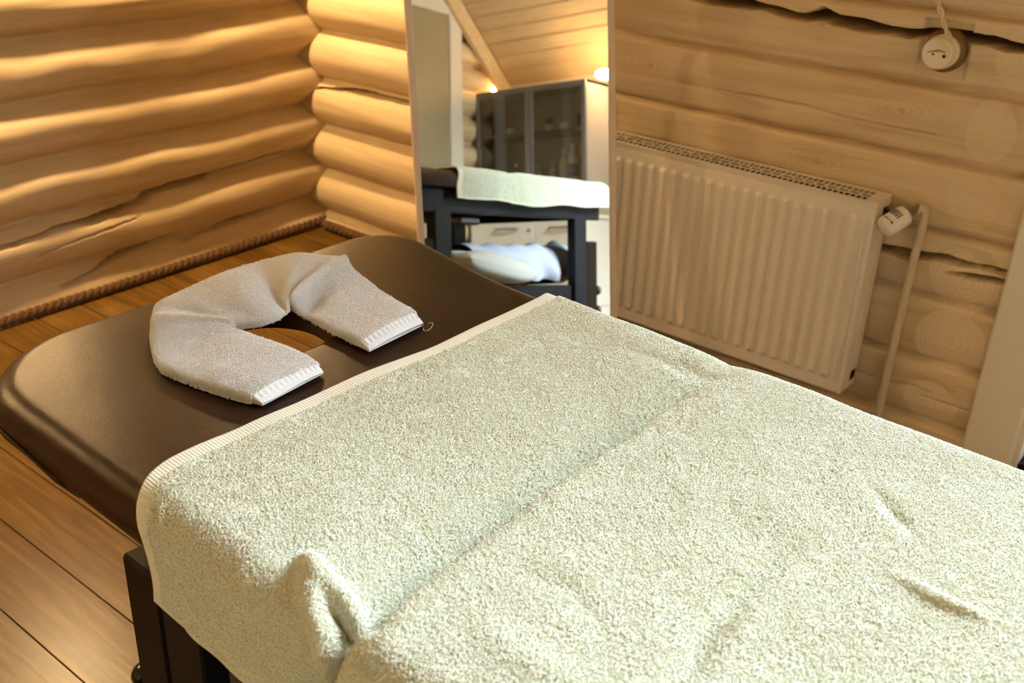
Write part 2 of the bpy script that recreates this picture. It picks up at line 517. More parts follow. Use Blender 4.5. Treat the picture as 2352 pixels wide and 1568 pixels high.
MAT_LAMP_FAR = glow('dimmer lit lamp globe', LAMP_COLOR, LAMP_POWER_FAR)
MAT_GROUND = plain('snowy terrace boards', (0.55, 0.56, 0.58), 0.8)

# ------------------------------------------------------------------ room shell
ROOM_X, ROOM_Y = 5.35, -3.55
EAVE, PITCH = 1.69, math.radians(43)
RIDGE_X = ROOM_X / 2
RIDGE_Z = EAVE + RIDGE_X * math.tan(PITCH)

# floor: boards run along x, with small grooves between them
bw = 0.160
edges = -1.948 + bw * np.arange(-14, 14)
prof = []
for e in edges:
    prof += [(e - 0.0028, 0.0), (e - 0.0010, -0.004), (e + 0.0010, -0.004), (e + 0.0028, 0.0)]
prof = np.array([p for p in prof if -3.95 < p[0] < 0.50])
xs = np.linspace(-0.3, ROOM_X + 0.3, 12)
V = np.array([(x, y, z) for x in xs for y, z in prof])
struct(link('floor', V, grid_faces(len(xs), len(prof))[:, ::-1], MAT_FLOOR, smooth=False))

def log_profile(z, grooves, power):
    g = np.asarray(grooves)
    i = np.clip(np.searchsorted(g, z) - 1, 0, len(g) - 2)
    t = np.clip((z - g[i]) / (g[i + 1] - g[i]), 0, 1)
    return np.maximum(1 - np.abs(2 * t - 1) ** power, 0), i, t

def crack_depth(U, Z, pts, width, depth, wob=0.0, seed=1):
    p = np.asarray(pts, float)
    lo, hi = p[:, 0].min(), p[:, 0].max()
    zc = np.interp(U, p[:, 0], p[:, 1])
    fr = np.clip((U - lo) / (hi - lo), 0, 1)
    w = width * (0.20 + 0.80 * np.sin(np.pi * fr) ** 0.6) * (0.85 + 0.18 * np.sin((hi - lo) * fr * 17 + seed) + 0.10 * np.sin((hi - lo) * fr * 53 + 2 * seed))
    zc = zc + wob * (np.sin(fr * 37 + seed) + 0.6 * np.sin(fr * 83 + seed))
    d = np.abs(Z - zc) / np.maximum(w / 2, 1e-4)
    return np.where((U >= lo) & (U <= hi), depth * np.clip((1.08 - d) * 3.5, 0, 1), 0)

# wall A (left knee wall, x = 0): logs along y
gA = np.array([-0.09, 0.115, 0.312, 0.505, 0.698, 0.890, 1.080, 1.27, 1.46, 1.70])
ys = np.concatenate([np.arange(0.30, -1.45, -0.006), np.linspace(-1.46, -3.9, 60)])
zs = np.concatenate([[-0.03], np.arange(0.0, 1.12, 0.0035), np.linspace(1.125, 1.72, 60)])
Yg, Zg = np.meshgrid(ys, zs, indexing='ij')
lw = smooth_noise(len(ys), len(zs), 14, 26, 3) * 0.004
gw = smooth_noise(len(ys), len(zs), 8, 10, 5) * 0.006
pA, iA, tA = log_profile(Zg + gw, gA, 2.3)
X = -0.012 + 0.070 * pA + lw * pA
X -= crack_depth(Yg, Zg, [(-1.40, .262), (-1.162, .275), (-.916, .279), (-.765, .309), (-.477, .328), (-.313, .336), (-.10, .341)], 0.027, 0.16, 0.002, 1)
X -= crack_depth(Yg, Zg, [(-1.2, .07), (-1.107, .081), (-.939, .115), (-.709, .136), (-.60, .129)], 0.015, 0.07, 0.001, 2)
X -= crack_depth(Yg, Zg, [(-.70, .094), (-.675, .097), (-.377, .115), (-.05, .127)], 0.014, 0.06, 0.001, 3)
X -= crack_depth(Yg, Zg, [(-1.3, .205), (-1.05, .232), (-.85, .25)], 0.006, 0.02, 0.001, 4)
V = np.stack([X, Yg, Zg], -1).reshape(-1, 3)
struct(link('wall_left', V, grid_faces(len(ys), len(zs))[:, ::-1], MAT_LOG_A))

# wall B (gable with mirror and radiator, y = 0): logs along x, door opening at the right
gB = np.array([-0.13, 0.055, 0.24, 0.425, 0.610, 0.795, 0.980, 1.165, 1.35, 1.535, 1.72, 1.905, 2.09, 2.28])
DOOR = (2.83, 3.82, 2.95)
def wall_b_surface(Xg, Zg, n, m):
    p1, i1, t1 = log_profile(Zg + smooth_noise(n, m, 14, 10, 11) * 0.004, gB, 2.3)
    p2 = np.interp(t1, [0, .03, .10, .30, .60, .82, .92, .965, .99, 1.0], [.30, .40, .62, .84, .95, 1.0, .98, .86, .50, .10])
    k = np.clip((Xg - 0.65) / 0.6, 0, 1); k = k * k * (3 - 2 * k)
    b = (0.068 * p1) * (1 - k) + (0.046 * p2) * k
    b = b + smooth_noise(n, m, 20, 22, 12) * 0.003 * p1 - 0.010
    for gz in gB:                                          # open seams between the planed logs
        b = b - 0.014 * k * np.exp(-((Zg - gz + 0.002) / 0.0036) ** 2)
    for (cx, cz, rx, rz, st) in M_RINGS:                       # planed flush around the sawn cross-log ends
        q = np.hypot((Xg - cx) / rx, (Zg - cz) / rz)
        w = np.clip((1.10 - q) / 0.22, 0, 1)
        b = b * (1 - w) + np.minimum(b, 0.031) * w
    # square seat milled into the log for the socket
    w = np.clip(1 + 40 * np.minimum.reduce([(Xg - 2.372) * 1.0, 2.494 - Xg, Zg - 1.006, 1.144 - Zg]) - 0.0, 0, 1)
    w = (np.minimum.reduce([Xg - 2.372, 2.494 - Xg, Zg - 1.006, 1.144 - Zg]) > 0).astype(float)
    b = np.where(w > 0, np.minimum(b, 0.017), b)
    cr = crack_depth(Xg, Zg, [(1.40, 1.121), (1.755, 1.116), (1.904, 1.117), (1.996, 1.107), (2.054, 1.103), (2.101, 1.120), (2.149, 1.106), (2.339, 1.101), (2.396, 1.110), (2.487, 1.111), (2.546, 1.111), (2.581, 1.103), (2.85, 1.096)], 0.034, 0.30, 0.0008, 1)
    cr += crack_depth(Xg, Zg, [(1.62, .866), (1.869, .869), (2.088, .870), (2.254, .860), (2.56, .857)], 0.0045, 0.012, 0.0, 2)
    cr += crack_depth(Xg, Zg, [(2.25, .525), (2.392, .528), (2.455, .530), (2.539, .545), (2.578, .541), (2.74, .553)], 0.030, 0.28, 0.0, 5)
    cr += crack_depth(Xg, Zg, [(2.56, .507), (2.585, .508), (2.74, .526)], 0.020, 0.24, 0.0, 6)
    cr += crack_depth(Xg, Zg, [(2.28, .135), (2.391, .141), (2.53, .154), (2.60, .150)], 0.006, 0.02, 0.0, 7)
    cr += crack_depth(Xg, Zg, [(2.57, .132), (2.72, .132)], 0.006, 0.02, 0.0, 8)
    cr += crack_depth(Xg, Zg, [(-.01, .568), (.017, .570), (.252, .593), (.442, .595), (.571, .597), (.70, .60)], 0.020, 0.12, 0.001, 9)
    return -(b - cr)
WB = MB()
mats = []
pieces = []
def wall_piece(xa, za, sheet=False):
    Xg, Zg = np.meshgrid(xa, za, indexing='ij')
    Y = wall_b_surface(Xg, Zg, len(xa), len(za))
    return np.stack([Xg, Y, Zg], -1).reshape(-1, 3), grid_faces(len(xa), len(za))
xa = np.concatenate([np.arange(-0.10, 0.95, 0.007), np.arange(0.95, 1.45, 0.02), np.arange(1.45, DOOR[0], 0.005), [DOOR[0]]])
za = np.concatenate([[-0.03], np.arange(0.0, 0.50, 0.0035), np.arange(0.50, 0.568, 0.0014), np.arange(0.568, 1.086, 0.0030), np.arange(1.086, 1.132, 0.0011), np.arange(1.132, 1.21, 0.0028), np.linspace(1.215, RIDGE_Z, 90)])
v1, f1 = wall_piece(xa, za)
xb = np.linspace(DOOR[0], DOOR[1], 30); zb = np.linspace(DOOR[2], RIDGE_Z, 70)
v2, f2 = wall_piece(xb, zb)
xd = np.linspace(DOOR[1], 4.65, 30); zd = np.linspace(2.10, RIDGE_Z, 90)
v4, f4 = wall_piece(xd, zd)
xc = np.linspace(4.65, ROOM_X + .2, 30); zc_ = np.linspace(-0.03, RIDGE_Z, 120)
v3, f3 = wall_piece(xc, zc_)
V = np.concatenate([v1, v2, v3, v4])
F = np.concatenate([f1, f2 + len(v1), f3 + len(v1) + len(v2), f4 + len(v1) + len(v2) + len(v3)])
wall_b = struct(link('wall_front', V, F, MAT_LOG_B))

# wall C (gable behind, y = ROOM_Y) and wall D (knee wall, x = ROOM_X)
gC = np.array([-0.05, 0.135, 0.32, 0.505, 0.69, 0.875, 1.06, 1.245, 1.43, 1.615, 1.80, 1.985, 2.17, 2.36, 2.6, 2.8, 3.0, 3.2, 3.4, 3.6, 3.8, 4.0, 4.3])
xa = np.linspace(-0.1, ROOM_X + 0.05, 110); za = np.linspace(-0.03, RIDGE_Z, 420)
Xg, Zg = np.meshgrid(xa, za, indexing='ij')
p, _, _ = log_profile(Zg, gC, 2.3)
V = np.stack([Xg, ROOM_Y + 0.08 * p, Zg], -1).reshape(-1, 3)
struct(link('wall_back', V, grid_faces(len(xa), len(za))[:, ::-1], MAT_LOG_C))
mb = MB().box((ROOM_X, ROOM_Y - .1, -0.02), (ROOM_X + 0.1, 0.2, EAVE + 0.1))
struct(mb.build('wall_right', MAT_WALLD))
mb = MB().box((ROOM_X - 0.018, ROOM_Y + 0.09, 0), (ROOM_X, 0.0, 0.052), 0.004)
struct(mb.build('baseboard_right', MAT_PAINTW))

# boarded sloping ceiling, boards run along y
def slope_ceiling(name, x0, sgn):
    L = RIDGE_X / math.cos(PITCH)
    prof = []
    s = -0.08
    while s < L + 0.05:
        prof += [(s + 0.006, 0.0), (s + 0.104, 0.0), (s + 0.107, 0.012), (s + 0.113, 0.012)]
        s += 0.116
    yy = np.linspace(0.2, ROOM_Y - 0.2, 6)
    V = [(x0 + sgn * (a * math.cos(PITCH) - d * math.sin(PITCH) * -0.0) , y, EAVE + a * math.sin(PITCH) + d) for y in yy for a, d in prof]
    o = link(name, V, grid_faces(len(yy), len(prof)), MAT_CEIL, smooth=False)
    return struct(o)
slope_ceiling('ceiling', ROOM_X, -1)
slope_ceiling('ceiling', 0.0, 1)

def slope_board(name, y0, y1, mat):
    mb = MB()
    a = np.array([ROOM_X + 0.02, EAVE - 0.03]); b = np.array([RIDGE_X, RIDGE_Z - 0.03])
    d = (b - a) / np.linalg.norm(b - a); nrm = np.array([d[1], -d[0]]) * -1
    if nrm[1] > 0: nrm = -nrm
    w = 0.115
    P = [a, b, b + nrm * w, a + nrm * w]
    V = [(q[0], y, q[1]) for y in (y0, y1) for q in P]
    mb.add(V, [(0, 1, 2, 3), (7, 6, 5, 4), (0, 4, 5, 1), (1, 5, 6, 2), (2, 6, 7, 3), (3, 7, 4, 0)])
    return struct(mb.build(name, mat))
slope_board('trim_1', ROOM_Y + 0.10, ROOM_Y + 0.14, MAT_CEIL)

# terrace door at the right of the radiator: casing, frame, leaf with glass; transom and second leaf added for daylight
d1 = struct(empty('door_1', (2.83, 0, 0)))
base = (2.83, 0, 0)
part(MB().box((2.712, -0.052, 0.0), (2.842, -0.026, 3.07), 0.006)
     .box((4.64, -0.052, 0.0), (4.77, -0.026, 2.22), 0.006)
     .box((2.842, -0.052, 2.94), (3.86, -0.026, 3.07), 0.006).box((3.86, -0.052, 2.09), (4.64, -0.026, 2.22), 0.006), 'casing', MAT_PAINTW, d1, base)
part(MB().box((2.822, -0.03, 0.0), (2.858, 0.24, 2.96), 0.003).box((3.80, 0.10, 0.0), (3.84, 0.24, 2.96), 0.003)
     .box((4.63, -0.03, 0.0), (4.665, 0.24, 2.11), 0.003)
     .box((2.858, 0.14, 2.055), (3.80, 0.24, 2.10), 0.003).box((3.84, -0.03, 2.075), (4.63, 0.24, 2.11), 0.003)
     .box((2.858, -0.03, 2.925), (3.80, 0.24, 2.96), 0.003), 'door_frame', MAT_PAINTW, d1, base)
part(MB().box((2.858, -0.03, -0.01), (4.63, 0.24, 0.03), 0.004), 'threshold', MAT_LEG, d1, base)
for xa_, xb_ in ((2.86, 3.80), (3.84, 4.63)):  # second leaf is an unseen addition, lets daylight in from further right
    leaf = part(MB().box((xa_, 0.15, 0.03), (xa_ + 0.08, 0.20, 2.05), 0.006).box((xb_ - 0.08, 0.15, 0.03), (xb_, 0.20, 2.05), 0.006)
         .box((xa_ + 0.08, 0.15, 0.03), (xb_ - 0.08, 0.20, 0.14), 0.006).box((xa_ + 0.08, 0.15, 1.96), (xb_ - 0.08, 0.20, 2.05), 0.006), 'door_leaf', MAT_PAINTW, d1, base)
    g = MB().box((xa_ + 0.07, 0.172, 0.13), (xb_ - 0.07, 0.178, 1.97))
    o = link('pane', np.array(g.v) - np.array(base), g.f, MAT_GLASS, None, False); o.parent = leaf
part(MB().box((2.857, 0.172, 2.095), (3.801, 0.178, 2.93)), 'added_transom_pane', MAT_GLASS, d1, base)  # unseen transom added to bring more daylight down onto the table top
struct(MB().box((-1.5, 0.26, -0.10), (7.0, 4.0, -0.05)).build('floor_terrace', MAT_GROUND))

# inner door in the gable behind
d2 = struct(empty('door_2', (4.4, ROOM_Y, 0)))
base = (4.4, ROOM_Y, 0)
part(MB().box((4.695, ROOM_Y + 0.075, 0), (4.825, ROOM_Y + 0.105, 2.23), 0.006)
     .box((3.80, ROOM_Y + 0.075, 0), (3.93, ROOM_Y + 0.105, 2.23), 0.006)
     .box((3.93, ROOM_Y + 0.075, 2.10), (4.695, ROOM_Y + 0.105, 2.23), 0.006), 'casing', MAT_PAINTW, d2, base)
part(MB().box((3.93, ROOM_Y + 0.070, 0.01), (4.695, ROOM_Y + 0.09, 2.10), 0.004)
     .box((3.96, ROOM_Y + 0.088, 0.10), (4.60, ROOM_Y + 0.094, 0.95), 0.003)
     .box((3.96, ROOM_Y + 0.088, 1.05), (4.60, ROOM_Y + 0.094, 1.98), 0.003), 'door_leaf', MAT_DOORC, d2, base)
part(MB().lathe([(0.012, 0), (0.012, 0.05), (0.024, 0.055), (0.024, 0.075)], (4.03, ROOM_Y + 0.09, 1.0), (0, 1, 0), 16), 'door_handle', MAT_STEEL, d2, base)

# ------------------------------------------------------------------ rope along the foot of the log walls
def rope(name, p0, p1, label):
    p0, p1 = np.array(p0, float), np.array(p1, float)
    L = np.linalg.norm(p1 - p0); d = (p1 - p0) / L
    side = np.cross(d, [0, 0, 1.0]); upv = np.array([0, 0, 1.0])
    n = int(L / 0.006)
    s = np.linspace(0, L, n)
    mb = MB()
    for k in range(3):
        ph = 2 * math.pi * k / 3 + s / 0.085 * 2 * math.pi
        c = p0 + d * s[:, None] + 0.0095 * (side * np.cos(ph)[:, None] + upv * np.sin(ph)[:, None])
        mb.tube(c, 0.0115, 8)
    o = link(name, mb.v, np.array([f for f in mb.f if len(f) == 4]), MAT_ROPE, None, True)
    return tag(o, label, 'rope')
rope('rope', (0.055, 0.0, 0.021), (0.055, -3.4, 0.021), 'brown twisted rope lying along the foot of the left log wall')
rope('rope', (0.10, -0.062, 0.021), (1.6, -0.062, 0.021), 'brown twisted rope along the foot of the log wall behind the mirror')

# ------------------------------------------------------------------ massage table
TH = math.radians(-2.0); TX, TY = 2.6, -1.769
table = empty('massage_table', (TX, TY, 0), 'massage table with dark brown leather top and face hole, black wooden frame below', 'massage table')
table.rotation_euler = (0, 0, TH)

def taper_y(x, y):
    """the window side of the table draws in a little from the head end"""
    t = np.clip((np.asarray(x) + 0.92) / 0.45, 0, 1)
    return np.where(np.asarray(y) > 0, np.asarray(y) * (1 - 0.122 * t * t * (3 - 2 * t)), y)

def rrect_ray(cx, cy, ang, x0, x1, y0, y1, r):
    """point where a ray from (cx,cy) leaves a rounded rectangle; r = corner radii (x0y0, x0y1, x1y0, x1y1)"""
    dx, dy = np.cos(ang), np.sin(ang)
    t = np.full(ang.shape, 1e9)
    with np.errstate(divide='ignore', invalid='ignore'):
        tx = np.where(dx > 1e-9, (x1 - cx) / dx, np.where(dx < -1e-9, (x0 - cx) / dx, 1e9))
        ty = np.where(dy > 1e-9, (y1 - cy) / dy, np.where(dy < -1e-9, (y0 - cy) / dy, 1e9))
    t = np.minimum(tx, ty)
    px, py = cx + dx * t, cy + dy * t
    for (qx, sx, kx) in ((x0, 1, 0), (x1, -1, 1)):
        for (qy, sy, ky) in ((y0, 1, 0), (y1, -1, 1)):
            rr = r[kx * 2 + ky]
            ccx, ccy = qx + sx * rr, qy + sy * rr
            m = ((px - ccx) * sx < 0) & ((py - ccy) * sy < 0)
            ex, ey = cx - ccx, cy - ccy
            b = dx * ex + dy * ey; c = ex * ex + ey * ey - rr * rr
            disc = np.maximum(b * b - c, 0)
            tt = -b + np.sqrt(disc)
            t = np.where(m, tt, t); px = np.where(m, cx + dx * tt, px); py = np.where(m, cy + dy * tt, py)
    return px, py

Z0, Z1 = 0.672, 0.742
def edge_profile(rt, rb, nt=10):
    """(inset, z) from the bottom face up over the rounded side to the top face"""
    out = []
    for k in range(nt + 1):
        t = math.pi / 2 * k / nt
        out.append((rb * (1 - math.sin(t)), Z0 + rb * (1 - math.cos(t))))
    for k in range(nt + 1):
        t = math.pi / 2 * k / nt
        out.append((rt * (1 - math.cos(t)), Z1 - rt + rt * math.sin(t)))
    return out

def cushion(name, x0, x1, hw, r, hole=None):
    N = 480
    ang = np.linspace(0, 2 * math.pi, N, endpoint=False)
    cx, cy = hole[:2] if hole else ((x0 + x1) / 2, 0.0)
    rings = []
    prof = edge_profile(0.046, 0.016)
    for (d, z) in prof:
        rr = tuple(max(q - d, 0.01) for q in r)
        bulge = 0.0
        px, py = rrect_ray(cx, cy, ang, x0 + d - bulge, x1 - d, -hw + d, hw - d, rr)
        rings.append(np.stack([px, py, np.full(N, z)], -1))
    outer = rings[-1]
    ir = (hole[2] + 0.03) if hole else 0.0
    inn = np.stack([cx + ir * np.cos(ang), cy + ir * np.sin(ang), np.full(N, Z1)], -1)
    K = 26
    for k in range(1, K + 1):
        t = k / K
        q = outer * (1 - t) + inn * t
        q[:, 2] = Z1 + 0.002 * math.sin(math.pi * min(t * 1.2, 1.0) / 2) * (1 if not hole else (1 - t ** 6))
        rings.append(q)
    if hole:
        for k in range(1, 9):
            t = math.pi / 2 * k / 8
            rad = hole[2] + 0.03 * (1 - math.sin(t)); z = Z1 - 0.03 * (1 - math.cos(t))
            rings.append(np.stack([cx + rad * np.cos(ang), cy + rad * np.sin(ang), np.full(N, z)], -1))
        rings.append(np.stack([cx + hole[2] * np.cos(ang), cy + hole[2] * np.sin(ang), np.full(N, Z0)], -1))
        wrap = True
    else:
        rings.append(np.stack([np.full(N, cx), np.full(N, cy), np.full(N, Z1 + 0.002)], -1))
        wrap = False
    V = np.concatenate(rings)
    V[:, 1] = taper_y(V[:, 0], V[:, 1])
    V[:, 2] -= 0.030 * np.exp(-(V[:, 0] / 0.060) ** 2) * np.clip((V[:, 2] - Z0) / (Z1 - Z0), 0, 1)   # soft roll towards the joint
    F = grid_faces(len(rings), N, wrap_n=wrap, wrap_m=True)[:, ::-1]
    o = link(name, V, F, MAT_LEATHER, None, True)
    o.parent = table
    return o
HOLE = (-0.70, -0.028, 0.120)
head_c = cushion('head_cushion', -0.938, -0.012, 0.487, (0.215, 0.135, 0.03, 0.03), HOLE)
foot_c = cushion('body_cushion', 0.012, 0.80, 0.487, (0.03, 0.03, 0.10, 0.10))
# seam that follows the side of the head cushion and drops to its lower edge
sp = [(-0.53, -0.480, 0.674), (-0.58, -0.4893, 0.683), (-0.64, -0.4895, 0.690), (-0.69, -0.4895, 0.695)]
for k in range(0, 17):
    t = math.pi / 2 * k / 16
    sp.append((-0.723 - 0.2165 * math.sin(t), -0.272 - 0.2165 * math.cos(t), 0.697 + 0.003 * math.sin(t)))
sp += [(-0.9395, y, 0.700) for y in np.linspace(-0.25, 0.33, 14)]
for k in range(0, 13):
    t = math.pi / 2 * k / 12
    sp.append((-0.803 - 0.1365 * math.cos(t), 0.352 + 0.1365 * math.sin(t), 0.700 - 0.002 * math.sin(t)))
sp += [(-0.70, 0.4895, 0.692), (-0.62, 0.4895, 0.684), (-0.55, 0.478, 0.674)]
sp = [(a, float(taper_y(a, b)), c) for a, b, c in sp]
o = link('seam', MB().tube(sp, 0.0022, 6).v, MB().tube(sp, 0.0022, 6).f, MAT_SEAM, None, True); o.parent = head_c
# seam round the inner wall of the face hole
hs = [(HOLE[0] + (HOLE[2] - 0.0006) * math.cos(a), HOLE[1] + (HOLE[2] - 0.0006) * math.sin(a), 0.711) for a in np.linspace(0, 2 * math.pi, 60)]
m_ = MB().tube(hs, 0.0015, 6); o = link('hole_seam', m_.v, m_.f, MAT_SEAM, None, True); o.parent = head_c

fr = MB()
fr.box((-0.86, 0.345, 0.575), (0.76, 0.385, 0.670), 0.004).box((-0.86, -0.385, 0.575), (0.76, -0.345, 0.670), 0.004)
for x in (-0.50, -0.03, 0.72):
    fr.box((x, -0.345, 0.58), (x + 0.04, 0.345, 0.669), 0.004)
o = link('frame', fr.v, fr.f, MAT_FRAME, None, False); o.parent = table
mb = MB().box((0.02, 0.02, 0.555), (0.16, 0.10, 0.578), 0.004)
o = link('hinge', mb.v, mb.f, MAT_STEEL, None, False); o.parent = table; o['label'] = 'grey steel hinge plate'
sh = MB().box((-0.52, -0.34, 0.245), (0.64, 0.34, 0.262), 0.003)
o = link('lower_shelf', sh.v, sh.f, MAT_FRAME, None, False); o.parent = table
rl = MB()
for y in (-0.345, 0.345):
    rl.box((-0.62, y - 0.018, 0.195), (0.63, y + 0.018, 0.262), 0.004)
o = link('lower_rail', rl.v, rl.f, MAT_FRAME, None, False); o.parent = table

for sx, (m0, m1), (e0, e1) in ((-1, (-0.525, -0.42), (-0.63, -0.53)), (1, (0.53, 0.635), (0.64, 0.735))):
    for sy in (-1, 1):
        ya, yb = sorted((sy * 0.387, sy * 0.340))
        mb = MB().box((m0, ya, 0.10), (m1, yb, 0.60), 0.004)
        leg = link('leg', mb.v, mb.f, MAT_FRAME, None, False); leg.parent = table
        mb = MB().box((e0, ya, 0.0), (e1, yb, 0.472), 0.006)
        ext = link('leg_extension', mb.v, mb.f, MAT_LEG, None, False); ext.parent = leg
        hx = e0 - 0.0006 if sx < 0 else e1 + 0.0006
        for z in np.arange(0.10, 0.42, 0.055):
            mb = MB().lathe([(0.0045, 0.0), (0.0045, 0.0005)], (hx, (ya + yb) / 2, z), (sx, 0, 0), 12)
            hh = link('peg_hole', mb.v, mb.f, MAT_HOLE, None, False); hh.parent = leg
        for z in ((0.180, 0.095) if sx < 0 else (0.232, 0.135)):
            mb = MB().lathe([(0.006, 0.0), (0.006, 0.012), (0.020, 0.013), (0.024, 0.018), (0.024, 0.034), (0.018, 0.042), (0.004, 0.044)],
                            (hx, (ya + yb) / 2, z), (sx, 0, 0), 20)
            kn = link('knob', mb.v, mb.f, MAT_BLACKP, None, True); kn.parent = leg

# ------------------------------------------------------------------ big towel draped over the table
W0, RR = 0.437, 0.056
def towel_mesh():
    na, nb = 620, 600
    a0, a1 = -0.402, 0.90
    bl, br = -0.612, 0.600
    a = np.linspace(a0, a1, na); b = np.linspace(bl, br, nb)
    A, B = np.meshgrid(a, b, indexing='ij')
    UV = np.stack([A, B], -1)
    # the front edge swings back where it hangs down the sides, and waves a little on top
    q = np.where(B < 0, np.clip((-B - 0.40) / 0.20, 0, 1), np.clip((B - 0.43) / 0.15, 0, 1))
    near = np.exp(-(A - a0) / 0.30)
    Ax = A + (np.where(B < 0, 0.072, -0.030) * q * q * (3 - 2 * q) + 0.006 * np.sin(B * 7.0 + 0.6) + 0.003 * np.sin(B * 19)) * near
    # scalloped lower hems
    Bx = B * (1 + 0.012 * np.sin(A * 6.0 + 1.0) + 0.008 * np.sin(A * 14.0)) * 1.0
    s = np.sign(Bx); qb = np.abs(Bx)
    th = np.clip((qb - W0) / RR, 0, np.pi / 2)
    rest = np.maximum(qb - W0 - RR * np.pi / 2, 0)
    y = s * (np.minimum(qb, W0) + RR * np.sin(th) + rest * 0.10)
    z = 0.758 - RR * (1 - np.cos(th)) - rest
    hang = np.clip((qb - W0) / (RR * 1.57), 0, 1)
    # foot end rolls over the end of the table
    e = np.clip((Ax - 0.762) / 0.05, 0, np.pi / 2)
    rest2 = np.maximum(Ax - 0.762 - 0.05 * np.pi / 2, 0)
    x = np.minimum(Ax, 0.762) + 0.05 * np.sin(e)
    z = z - (0.05 * (1 - np.cos(e)) + rest2) * (1 - hang)
    y = taper_y(x, y)
    P = np.stack([x, y, z], -1)

    def normals(P):
        du = np.gradient(P, axis=0); dv = np.gradient(P, axis=1)
        n = np.cross(du, dv); n /= np.linalg.norm(n, axis=-1)[..., None] + 1e-12
        return n
    N = normals(P)
    H = np.zeros_like(A)
    # the dip over the gap between the two cushions
    cz = np.interp(B, [-0.55, -0.43, -0.35, -0.22, 0.0, 0.2, 0.35, 0.55], [0.005, 0.022, 0.008, -0.002, -0.016, -0.018, -0.014, -0.010])
    dl = A - cz
    deep = np.interp(B, [-0.62, -0.50, -0.42, -0.30, -0.10, 0.10, 0.34, 0.42, 0.60], [0.004, 0.020, 0.028, 0.027, 0.023, 0.018, 0.010, 0.006, 0.003])
    wl = np.interp(B, [-0.45, -0.30, 0.0, 0.4], [0.045, 0.065, 0.085, 0.065])
    wr = np.interp(B, [-0.45, -0.30, -0.10, 0.2, 0.4], [0.018, 0.015, 0.017, 0.026, 0.036])
    H -= 1.75 * deep * np.where(dl < 0, np.exp(-(np.abs(dl) / wl) ** 1.15), np.exp(-(np.abs(dl) / wr) ** 1.3))
    H -= 0.013 * np.exp(-(dl / 0.0085) ** 2) * np.clip((0.32 - B) / 0.25, 0, 1)
    H += 0.0060 * np.exp(-((dl - 0.034) / 0.022) ** 2) * np.clip((0.30 - B) / 0.2, 0, 1)
    def ridge(pts, amp, w, taper=True, sharp=2.0):
        nonlocal H
        d, f, sd = poly_dist(A, B, pts)
        k = np.sin(np.pi * np.clip(f, 0.02, 0.98)) ** 0.7 if taper else 1.0
        H += amp * k * np.exp(-(d / w) ** sharp)
    # pouch pulled up at the near side of the gap
    ridge([(-.095, -.418), (-.074, -.424), (-.040, -.420), (-.002, -.421), (.016, -.428), (.026, -.446), (.020, -.466)], 0.017, 0.0135, False)
    ridge([(-.078, -.432), (-.056, -.448), (-.036, -.464), (-.018, -.480), (-.006, -.494)], 0.015, 0.0165, False)
    ridge([(-.024, -.440), (-.006, -.447), (.004, -.458), (.006, -.475), (.004, -.495), (.006, -.53)], -0.024, 0.0115, False)
    ridge([(-.014, -.50), (-.012, -.54), (-.010, -.60)], 0.006, 0.010, False)
    ridge([(.022, -.49), (.016, -.54), (.016, -.60)], 0.008, 0.014, False)
    ridge([(-.062, -.50), (-.058, -.54), (-.054, -.60)], 0.006, 0.016, False)
    ridge([(-.15, -.49), (-.13, -.55), (-.12, -.61)], 0.005, 0.03, False)
    ridge([(-.085, -.52), (-.09, -.56), (-.09, -.61)], -0.004, 0.02, False)
    # hem border that runs round the hanging near corner
    ridge([(-.345, -.470), (-.322, -.50), (-.300, -.542), (-.256, -.570), (-.20, -.580), (0.0, -.578), (.4, -.58), (.8, -.58)], 0.0035, 0.006, False)
    # wrinkles on top
    ridge([(.312, .0), (.310, -.05), (.308, -.12), (.310, -.17), (.322, -.24), (.33, -.30)], -0.0105, 0.013)
    ridge([(.335, .0), (.334, -.06), (.332, -.12), (.335, -.18), (.345, -.26)], 0.0055, 0.016)
    ridge([(.425, .052), (.436, .049), (.472, .040), (.496, .041), (.540, .05)], 0.0075, 0.009)
    ridge([(.315, .245), (.33, .232), (.352, .21), (.38, .184), (.415, .15)], -0.0055, 0.011)
    ridge([(-.10, .395), (-.05, .385), (-.012, .379), (.02, .374)], -0.004, 0.016)
    ridge([(-.16, .36), (-.10, .372), (-.05, .362), (-.02, .35)], -0.004, 0.014)
    ridge([(.10, .10), (.16, .02), (.20, -.06)], 0.003, 0.03)
    ridge([(.07, -.25), (.16, -.24), (.24, -.27)], -0.003, 0.02)
    ridge([(.10, -.34), (.18, -.36), (.27, -.35)], 0.003, 0.02)
    # slow undulation
    H += smooth_noise(na, nb, 9, 8, 21) * 0.0022 + smooth_noise(na, nb, 26, 24, 22) * 0.0010
    # sides hang in shallow folds
    H += hang * (0.006 * np.sin(A * 22.0) + 0.004 * np.sin(A * 41.0 + 1.3)) * np.clip((qb - 0.47) / 0.1, 0, 1)
    ug = np.clip((np.abs(A) - 0.012) / 0.046, 0, 1)
    H = np.maximum(H, -0.0085 - 0.046 * (1 - np.sqrt(1 - (1 - ug) ** 2)) * (hang < 0.6) - 0.030 * np.exp(-(A / 0.060) ** 2))
    H = np.where(hang > 0.5, np.maximum(H, -0.0025 - 0.034 * np.exp(-(A / 0.034) ** 2)), H)
    P = P + N * H[..., None]
    N = normals(P)
    if N[na // 2, nb // 2, 2] < 0: N = -N
    global TOWEL_P, TOWEL_N, TOWEL_KEEP
    TOWEL_P, TOWEL_N = P.copy(), N.copy()
    TOWEL_KEEP = (1 - 0.75 * np.exp(-(dl / 0.007) ** 2)) * ((A > a0 + 0.028) & (B > bl + 0.010) & (B < br - 0.010) & (A < a1 - 0.01)).astype(float)
